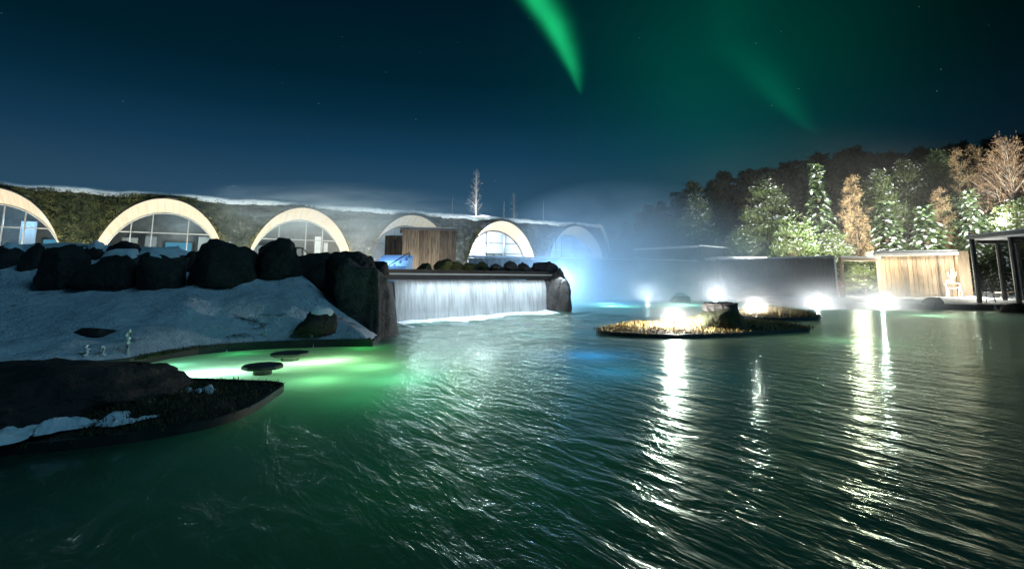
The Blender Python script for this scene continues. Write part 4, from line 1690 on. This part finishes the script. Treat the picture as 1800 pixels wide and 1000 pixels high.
# under-water lamps, with extra ones added to widen the glow
GREEN = (.30, 1.0, .52)
for (px, py, z, pw, c_) in ((345, 657, -.28, 30, (.72, 1.0, .80)), (385, 655, -.28, 16, (.66, 1.0, .70)), (310, 642, -.28, 8, (.35, 1.0, .60)), (430, 652, -.30, 12, (.55, 1.0, .55)),
                            (420, 622, -.28, 4, (.08, .9, .25)), (490, 612, -.28, 5, (.08, .9, .20)), (500, 640, -.30, 12, (.58, 1.0, .50)), (555, 637, -.30, 20, (.72, 1.0, .50)), (600, 632, -.30, 15, (.62, 1.0, .45)),
                            (570, 608, -.28, 4, (.06, .9, .12)), (640, 612, -.28, 4, (.06, .9, .14)), (650, 645, -.38, 14, (.40, 1.0, .42)), (560, 668, -.38, 11, (.38, 1.0, .42)), (690, 668, -.45, 9, (.22, .95, .42)),
                            (740, 660, -.5, 3, (.10, .85, .50)), (640, 700, -.5, 2.4, (.08, .9, .34)), (780, 715, -.6, 1.6, (.05, .80, .42)), (690, 860, -.8, .42, (.02, .8, .16)), (880, 830, -.8, .36, (.02, .8, .26)),
                            (1040, 625, -.45, 11, (.03, .35, 1.0)), (1075, 655, -.45, 5, (.03, .40, .9)), (1080, 538, -.35, 220, (.35, 1.0, .85)), (1200, 536, -.35, 220, (.45, 1.0, .75)), (950, 590, -.5, 3, (.20, .75, .9)),
                            (1340, 580, -.5, 14, (.45, 1.0, .6)), (1640, 555, -.5, 46, (.6, .95, .6)), (1150, 650, -.9, 4, (.08, .6, .6)), (1500, 600, -.6, 14, (.5, .9, .45))):
    q = onz(px, py)
    lamp('underwater_light', (q.x, q.y, z), pw, c_, .12)

# ------------------------------------------------------------------ trees


def trunk_mesh(mb, H, r, lean=.0, seg=6, top=.12):
    mb.tube([(lean * (i / seg) ** 2, .5 * lean * (i / seg), H * i / seg) for i in range(seg + 1)], [r * (1 - i / seg) + r * top for i in range(seg + 1)], 7)


def make_spruce(seed, H, Rm, levels, nbr, label, mat, snow_amt=.6, droop=.45, card=.26, name='snowy_spruce'):
    r_ = np.random.default_rng(seed)
    root = thing(name, label, 'tree')
    tb_ = MB()
    trunk_mesh(tb_, H * .97, H * .018)
    br_ = tb_
    Cc, A_, B_, SC, SA, SB, SN = [], [], [], [], [], [], []
    for i in range(levels):
        s = (i + .5) / levels
        z = H * (.05 + .94 * s)
        rad = Rm * (1 - s) ** .85 * r_.uniform(.8, 1.12) + .10
        k = max(4, int(nbr * (1 - .55 * s)))
        a0 = r_.uniform(0, 6.28)
        for b in range(k):
            an = a0 + 6.283 * b / k + r_.normal(0, .18)
            L = rad * r_.uniform(.72, 1.12)
            dirh = np.array([math.cos(an), math.sin(an), 0])
            side = np.array([-math.sin(an), math.cos(an), 0])
            up0 = .25 + .5 * s
            m_ = max(3, int(L / card * 2.6))
            tt = (np.arange(m_) + .6) / m_
            zz = L * (up0 * tt - (droop + up0) * tt ** 2)
            pt = dirh[None] * (L * tt)[:, None] + np.array([0, 0, z]) + np.stack([0 * zz, 0 * zz, zz], -1)
            br_.tube([(0, 0, z), tuple(pt[m_ // 2]), tuple(pt[-1])], [.02, .012, .005], 3, cap=False)
            tang = dirh[None] + np.stack([0 * tt, 0 * tt, up0 - 2 * (droop + up0) * tt], -1)
            tang = unit(tang)
            for sg in (-1, 0, 1, -1, 1):
                d = unit(tang * .8 + side[None] * sg * r_.uniform(.5, 1.0) + r_.normal(0, .22, (m_, 3)) + np.array([0, 0, -.15 * abs(sg)]))
                ll = card * r_.uniform(.7, 1.25, m_) * (1.15 - .45 * tt)
                c = pt + d * (ll * .6)[:, None] + r_.normal(0, .03, (m_, 3))
                w = unit(np.cross(d, np.array([0, 0, 1.0]) + r_.normal(0, .5, (m_, 3)))) * (ll * .26)[:, None]
                Cc.append(c)
                A_.append(d * ll[:, None] * .75)
                B_.append(w)
            if snow_amt > 0:
                sel = r_.uniform(0, 1, m_) < snow_amt * (.35 + .65 * tt)
                q = sel.sum()
                if q:
                    ll = card * r_.uniform(.35, .85, q)
                    SC.append(pt[sel] + np.array([0, 0, .05]) + side[None] * r_.normal(0, .35 * card, q)[:, None])
                    SA.append(tang[sel] * ll[:, None])
                    SB.append(np.repeat(side[None], q, 0) * (ll * r_.uniform(.4, .7, q))[:, None])
                    nn = unit(np.cross(tang[sel], side[None]))
                    nn = np.where(nn[:, 2:3] < 0, -nn, nn)
                    SN.append(nn * (ll * .32)[:, None])
    tb_.build('trunk', M['bark'], root)
    v_, f_ = rhombs(np.concatenate(Cc), np.concatenate(A_), np.concatenate(B_))
    mobj('crown', v_, f_.tolist(), mat, root)
    if SC:
        v_, f_ = octas(np.concatenate(SC), np.concatenate(SA), np.concatenate(SB), np.concatenate(SN))
        o = mobj('snow', v_, f_.tolist(), M['snow'], root, smooth=True)
        o['kind'] = 'stuff'
    return root


def make_pine(seed, H, Rm, clumps, label, mat, snow_amt=.3, name='pine_tree', card=.17, per=76, low=.06):
    """irregular crown of upturned needle tufts on spreading limbs"""
    r_ = np.random.default_rng(seed)
    root = thing(name, label, 'tree')
    tb_ = MB()
    trunk_mesh(tb_, H * .9, H * .02, r_.uniform(-.2, .2))
    Cc, A_, B_, SC, SA, SB, SN = [], [], [], [], [], [], []
    for i in range(clumps):
        s = r_.uniform(low, 1) ** .9
        rad = Rm * (1 - .88 * s ** 1.6) * r_.uniform(.35, 1.05) * (1 + .2 * math.sin(7 * s + seed))
        an = r_.uniform(0, 6.283)
        c0 = np.array([rad * math.cos(an), rad * math.sin(an), H * (.06 + .93 * s)])
        if s > .93:
            c0[:2] *= .3
        tb_.tube([(0, 0, c0[2] * .8), tuple(c0)], [.025, .008], 3, cap=False)
        cs_ = Rm * r_.uniform(.16, .30) * (1.1 - .5 * s)
        m_ = per
        off = r_.normal(0, 1, (m_, 3)) * np.array([1, 1, .62]) * cs_ * .62
        out = unit(np.stack([c0[0] + off[:, 0], c0[1] + off[:, 1], 0 * off[:, 0]], -1) + 1e-6)
        d = unit(out * .75 + np.array([0, 0, .55]) + r_.normal(0, .45, (m_, 3)))
        ll = card * r_.uniform(.6, 1.2, m_)
        Cc.append(c0 + off)
        A_.append(d * ll[:, None])
        B_.append(unit(np.cross(d, r_.normal(0, 1, (m_, 3)))) * (ll * .24)[:, None])
        if r_.uniform() < snow_amt:
            q = r_.integers(3, 8)
            o2 = r_.normal(0, 1, (q, 3)) * np.array([1, 1, .35]) * cs_ * .5
            ll = card * r_.uniform(.45, 1.0, q)
            SC.append(c0 + o2 + np.array([0, 0, cs_ * .55]))
            a_ = unit(np.stack([r_.normal(size=q), r_.normal(size=q), r_.normal(0, .3, q) - .3], -1))
            SA.append(a_ * ll[:, None])
            b_ = unit(np.cross(a_, np.array([0, 0, 1.0])))
            SB.append(b_ * (ll * .6)[:, None])
            SN.append(np.abs(unit(np.cross(a_, b_))) * (ll * .35)[:, None])
    tb_.build('trunk', M['bark'], root)
    v_, f_ = rhombs(np.concatenate(Cc), np.concatenate(A_), np.concatenate(B_))
    mobj('crown', v_, f_.tolist(), mat, root)
    if SC:
        v_, f_ = octas(np.concatenate(SC), np.concatenate(SA), np.concatenate(SB), np.concatenate(SN))
        o = mobj('snow', v_, f_.tolist(), M['snow'], root, smooth=True)
        o['kind'] = 'stuff'
    return root


def make_bare(seed, H, Rm, nb_, sub, twig, label, mat, barkm, name, up=.9, shape=1.0, low=.1, tw=.010, tl=.35):
    """leafless tree: limbs as tubes, twigs as slender blades"""
    r_ = np.random.default_rng(seed)
    root = thing(name, label, 'tree')
    tb_ = MB()
    trunk_mesh(tb_, H, H * .013, r_.uniform(-.1, .1), 7, .05)
    P0, D0 = [], []
    for i in range(nb_):
        s = low + (1 - low) * (i + r_.uniform(0, 1)) / nb_
        z = H * s * .97
        an = r_.uniform(0, 6.283)
        L = Rm * ((1 - s) ** .75 * (min(1, .35 + s / .35) if shape < 1 else 1) + .06) * r_.uniform(.75, 1.2)
        d = np.array([math.cos(an), math.sin(an), up * r_.uniform(.7, 1.3)])
        d /= np.linalg.norm(d)
        e = np.array([0, 0, z]) + d * L
        mid = np.array([0, 0, z]) + d * L * .5 + r_.normal(0, .05 * L, 3)
        tb_.tube([(0, 0, z), tuple(mid), tuple(e)], [.012 + .010 * H / 8 * (1 - s), .012, .004], 3, cap=False)
        for k in range(sub):
            f_ = r_.uniform(.12, 1)
            P0.append((np.array([0, 0, z]) * (1 - f_) + e * f_) if f_ > .5 else np.array([0, 0, z]) * (1 - 2 * f_) + mid * 2 * f_)
            dd = d * .9 + r_.normal(0, .55, 3) + np.array([0, 0, .2 * up])
            D0.append(dd / np.linalg.norm(dd))
    tb_.build('trunk', barkm, root)
    P0, D0 = np.array(P0), np.array(D0)
    n_ = len(P0)
    k_ = twig
    P_ = np.repeat(P0, k_, 0) + r_.normal(0, .05, (n_ * k_, 3)) + np.repeat(D0, k_, 0) * r_.uniform(0, tl, n_ * k_)[:, None]
    D_ = unit(np.repeat(D0, k_, 0) + r_.normal(0, .5, (n_ * k_, 3)))
    ll = tl * r_.uniform(.3, .8, n_ * k_) * (1.15 - .85 * np.clip(P_[:, 2] / H, 0, 1) ** 1.5)
    v_, f_ = rhombs(P_ + D_ * ll[:, None], D_ * ll[:, None], unit(np.cross(D_, r_.normal(0, 1, D_.shape))) * tw)
    mobj('crown', v_, f_.tolist(), mat, root)
    return root


def put(root, px, ytop, Y, H, first, label=None, group=None, wmul=1.0, rot=0.0):
    Y = Y + 2.6
    base_z = gz((px - 900) / 900 * Y, Y) - .05
    top = at(px, ytop, Y)
    s = (top.z - base_z) / H
    loc = (top.x, Y, base_z)
    if first:
        root.location = loc
        root.scale = (s * wmul, s * wmul, s)
        root.rotation_euler = (0, 0, rot)
        if label:
            root['label'] = label
        if group:
            root['group'] = group
        return root
    return copy_tree(root, loc, rot, (s * wmul, s * wmul, s), label, group)


GT = 'floodlit snowy trees behind the far fence'
sp = make_spruce(1, 8, 1.45, 15, 9, 'x', M['needle'], .75, .45, .30)
put(sp, 1433, 284, 34.5, 8, True, 'tall narrow spruce with thick snow on every branch', GT, .95)
put(sp, 1552, 352, 33.0, 8, False, 'short snowy spruce right beside the golden larch', GT, 1.55, 1.0)
put(sp, 1700, 330, 33.5, 8, False, 'green spruce with heavy snow behind the canopy roof end', GT, 1.2, 2.2)
put(sp, 1752, 400, 30.6, 8, False, 'small snowy spruce seen between the canopy posts', GT, 1.5, 3.0)
pi = make_pine(2, 8, 2.3, 170, 'x', M['pineneedle'], .85)
put(pi, 1345, 317, 36.5, 8, True, 'broad snow flecked pine next to the tall narrow spruce', GT, 1.0)
put(pi, 1222, 343, 40.0, 8, False, 'rounded pine half lost in the blue steam', GT, 1.0, 1.1)
put(sp, 1622, 358, 33.0, 8, False, 'bushy snow laden spruce above the pavilion roof', GT, 1.9, 2.3)
put(pi, 1541, 300, 37.5, 8, False, 'bright green pine rising behind the golden larch', GT, .8, 4.0)
put(pi, 1392, 372, 33.0, 8, False, 'yellow green pine bush glowing over the fence top', GT, 1.25, 5.1)
put(pi, 1300, 398, 36.0, 8, False, 'low snowy pine above the small shed', GT, 1.3, 3.3)
put(pi, 1590, 283, 40.0, 8, False, 'dim green pine between the bright green pine and the dark pine', GT, .85, .6)
put(pi, 1786, 352, 33.0, 8, False, 'white lit snowy pine over the canopy roof', GT, 1.4, 1.7)
put(pi, 1748, 322, 36.2, 8, False, 'frosted pine right below the round crowned birch', GT, 1.0, 3.9)
put(pi, 1735, 378, 34.5, 8, False, 'low snowy pine behind the canopy edge', GT, 1.6, 2.9)
put(pi, 1460, 405, 33.5, 8, False, 'low bush pine at the foot of the golden larch', GT, 1.5, 2.0)
put(pi, 1517, 452, 29.9, 8, False, 'overlit pine bush in the gap behind the gate', GT, 1.9, 2.6)
dk = make_pine(3, 8, 2.2, 110, 'x', M['needle'], .25)
put(dk, 1645, 268, 39.0, 8, True, 'dark green pine left of the brown larches', GT, .95)
put(dk, 1262, 402, 38.0, 8, False, 'hazy low pine behind the annex', GT, 1.2, 1.2)
put(dk, 1668, 345, 35.5, 8, False, 'shaded pine below the brown larches', GT, 1.2, 1.9)
la = make_bare(4, 8, 1.75, 120, 8, 5, 'x', M['larchtwig'], M['bark'], 'larch_tree', .55, 1.0, .05, .009, .36)
put(la, 1496, 309, 34.0, 8, True, 'golden brown bare larch standing in front of the pines', GT, .85)
put(la, 1680, 262, 37.0, 8, False, 'brown larch rising just left of the round brown tree', GT, .8, 1.4)
put(la, 1712, 256, 38.0, 8, False, 'slim brown larch next to the round brown tree', GT, .75, 2.4)
put(la, 1650, 330, 35.0, 8, False, 'rusty low larch among the snowy pines', GT, .9, .7)
bi = make_bare(5, 8, 3.4, 110, 9, 6, 'x', M['birchtwig'], M['palebark'], 'birch_tree', .95, .5, .12, .014, .45)
put(bi, 1766, 244, 34.5, 8, True, 'round crowned bare brown birch above the canopy', GT, .8)
put(bi, 1822, 262, 36.0, 8, False, 'bare brown birch cut by the photo edge', GT, .8, 1.3)
put(bi, 1725, 300, 36.5, 8, False, 'smaller bare birch in front of the slim brown larch', GT, .8, 2.3)

# dark unlit wood behind
GDK = 'dark unlit trees behind the floodlit ones'
d1 = make_pine(6, 9, 1.9, 70, 'x', M['darkneedle'], 0, 'dark_pine', .30, 34)
d2 = make_spruce(7, 9, 1.7, 13, 8, 'x', M['darkneedle'], 0, .35, .42, 'dark_spruce')
tops = [(1075, 404), (1098, 392), (1122, 372), (1140, 362), (1163, 356), (1186, 334), (1203, 345), (1218, 321), (1238, 328), (1254, 318), (1272, 303), (1290, 309), (1308, 301),
        (1326, 300), (1345, 291), (1362, 300), (1383, 288), (1402, 279), (1418, 284), (1440, 272), (1458, 275), (1478, 268), (1498, 261), (1516, 266), (1534, 274),
        (1556, 270), (1574, 264), (1598, 272), (1618, 262), (1640, 256), (1662, 258), (1690, 252), (1714, 254), (1742, 246), (1790, 240), (1812, 246)]
rr = random.Random(3)
LAND = [(1085, 'the misty end of the bathhouse'), (1190, 'the flat roofed annex'), (1222, 'the rounded pine in the steam'), (1300, 'the small shed'), (1345, 'the broad snow flecked pine'),
        (1433, 'the tall narrow spruce'), (1496, 'the golden brown larch'), (1541, 'the bright green pine'), (1590, 'the dim green pine'), (1645, 'the dark green pine'),
        (1690, 'the two tall brown larches'), (1766, 'the round crowned birch'), (1822, 'the birch cut by the photo edge')]
ORD = ['first', 'second', 'third', 'fourth', 'fifth', 'sixth']
near = [min(LAND, key=lambda q: abs(q[0] - px))[1] for px, _ in tops]
f1 = f2 = True
for i, (px, yt) in enumerate(tops):
    Y = rr.uniform(46, 53) + (6 if px < 1200 else 0)
    kind = 'spruce' if i % 3 == 2 else 'pine'
    same = [k for k in range(len(tops)) if near[k] == near[i]]
    lb = 'dark unlit %s behind %s' % (kind, near[i])
    if len(same) > 1:
        lb += ', %s tree from the steam' % ORD[same.index(i)]
    if kind == 'pine':
        put(d1, px, yt, Y, 9, f1, lb, GDK, rr.uniform(.9, 1.25), rr.uniform(0, 6))
        f1 = False
    else:
        put(d2, px, yt, Y, 9, f2, lb, GDK, rr.uniform(.9, 1.2), rr.uniform(0, 6))
        f2 = False

# bare poplars standing behind the roof
GPO = 'bare saplings behind the snowy roof'
po = make_bare(8, 6, .95, 42, 4, 2, 'x', M['palebark'], M['palebark'], 'bare_poplar', 1.7, 1.0, .12, .010, .32)


def put_roof(px, ytop, x_b, first, lb, wm):
    # stands on the planted roof behind its edge
    for y_b in (2.0,):
        best = min((abs((lambda q: 900 + 900 * q.x / q.y)(bloc(x, y_b, 0)) - px), x) for x in np.arange(0, XEND, .05))
        q = bloc(best[1], y_b, ROOFZ - .2)
    top = at(px, ytop, q.y)
    s = (top.z - q.z) / 6
    if first:
        po.location = q
        po.scale = (s * wm, s * wm, s)
        tag(po, lb, 'tree', GPO)
        return q
    copy_tree(po, q, 1.3 * wm, (s * wm, s * wm, s), lb, GPO)
    return q


q = put_roof(836, 299, 0, True, 'lit bare poplar rising above the snowy roof', 1.5)
lamp('roof_light', q + Vector((.5, -1.6, .8)), 190, (.95, .97, 1.0), .1)
put_roof(903, 340, 0, False, 'faint bare sapling right of the lit poplar', 1.6)
put_roof(886, 352, 0, False, 'smallest faint sapling between the poplar and its neighbour', .6)
put_roof(793, 343, 0, False, 'thin bare whip left of the lit poplar', .35)
put_roof(956, 352, 0, False, 'thin bare whip above the last arch', .35)

# floodlights for the trees
for (px, py, Y, pw, c_) in ((1395, 450, 31.5, 2200, (1.0, .97, .80)), (1500, 448, 32.3, 2000, (1.0, .95, .80)), (1610, 440, 31.9, 2400, (1.0, .98, .84)), (1775, 398, 31.5, 3600, (1.0, .97, .88)),
                            (1460, 440, 32.0, 1300, (.92, 1.0, .95)), (1325, 452, 33.6, 900, (.85, .97, .95)), (1700, 440, 32.2, 1200, (1.0, .95, .8)), (1230, 452, 37.2, 400, (.7, .9, 1.0)), (1768, 398, 35.6, 2800, (1.0, .97, .90))):
    lamp('tree_floodlight', at(px, py, Y), pw * 2.1, c_, .15, kind='SPOT', spot=R(150), blend=1.0, rot=(R(144), 0, R(-18)))

# ------------------------------------------------------------------ air: haze and steam

def steam(label, c, r, density, colr=(1, 1, 1), **kw):
    bm = bmesh.new()
    bmesh.ops.create_icosphere(bm, subdivisions=3, radius=1.0)
    me = bpy.data.meshes.new('steam')
    bm.to_mesh(me)
    bm.free()
    me.materials.append(volume_mat('steamair', density, colr, .0, True, **kw))
    o = bpy.data.objects.new('steam', me)
    C.objects.link(o)
    o.location = c
    o.scale = r
    tag(o, label, 'steam', 'steam drifting off the warm water', 'stuff')
    return o


steam('blue lit steam rising between the far rock stack and the fence', (6.0, 28.0, 1.0), (9.0, 7.5, 5.8), .50, (.72, .89, 1.0), power=1.1, nscale=1.8, lo=.33, hi=.70)
steam('low white steam hanging over the far water', (12.5, 26.5, .2), (12.5, 9.0, 2.6), .10, power=1.0, nscale=2.6, lo=.36, hi=.72)
q = bloc(7.5, -.8, ROOFZ - .6)
steam('thin steam drifting along the snowy roof edge', q, (12, 4, 2.0), .45, (.74, .90, 1.0), power=1.3, nscale=4.0)
q = bloc(9.5, -2.2, 3.6)
steam('thin steam column in front of the wall beside the unlit arch', q, (4.5, 2.6, 2.8), .20, power=1.2, nscale=2.0)

# mist added round the lamps, standing in for lens bloom
for (px, py, Y, rx, rz, dn, lb) in (
        (1138, 518, 31.0, 5.0, 3.0, 1.6, 'added bloom mist round the lamp before the steam covered fence'),
        (1257, 516, 30.6, 5.0, 3.0, 1.6, 'added bloom mist round the lamp above the island rock'),
        (1437, 535, 22.3, 4.0, 1.7, 1.4, 'added bloom mist round the lamp before the dark fence'),
        (1551, 537, 21.9, 4.4, 1.8, 1.4, 'added bloom mist round the lamp before the pale pavilion'),
        (1328, 540, 17.2, 2.6, 1.2, .9, 'added bloom mist round the lamp on the narrow island'),
        (1185, 556, 12.45, 1.6, .8, .16, 'added bloom mist round the lamp on the mid pool island')):
    steam(lb, at(px, py, Y), (rx, rx * .7, rz), dn, power=3.0, nscale=3.4, lo=.30, hi=.64)

steam('faint haze hanging in the floodlit trees', (23, 41, 5), (19, 13, 9), .012, power=1.6, nscale=2.0, lo=.3, hi=.6)
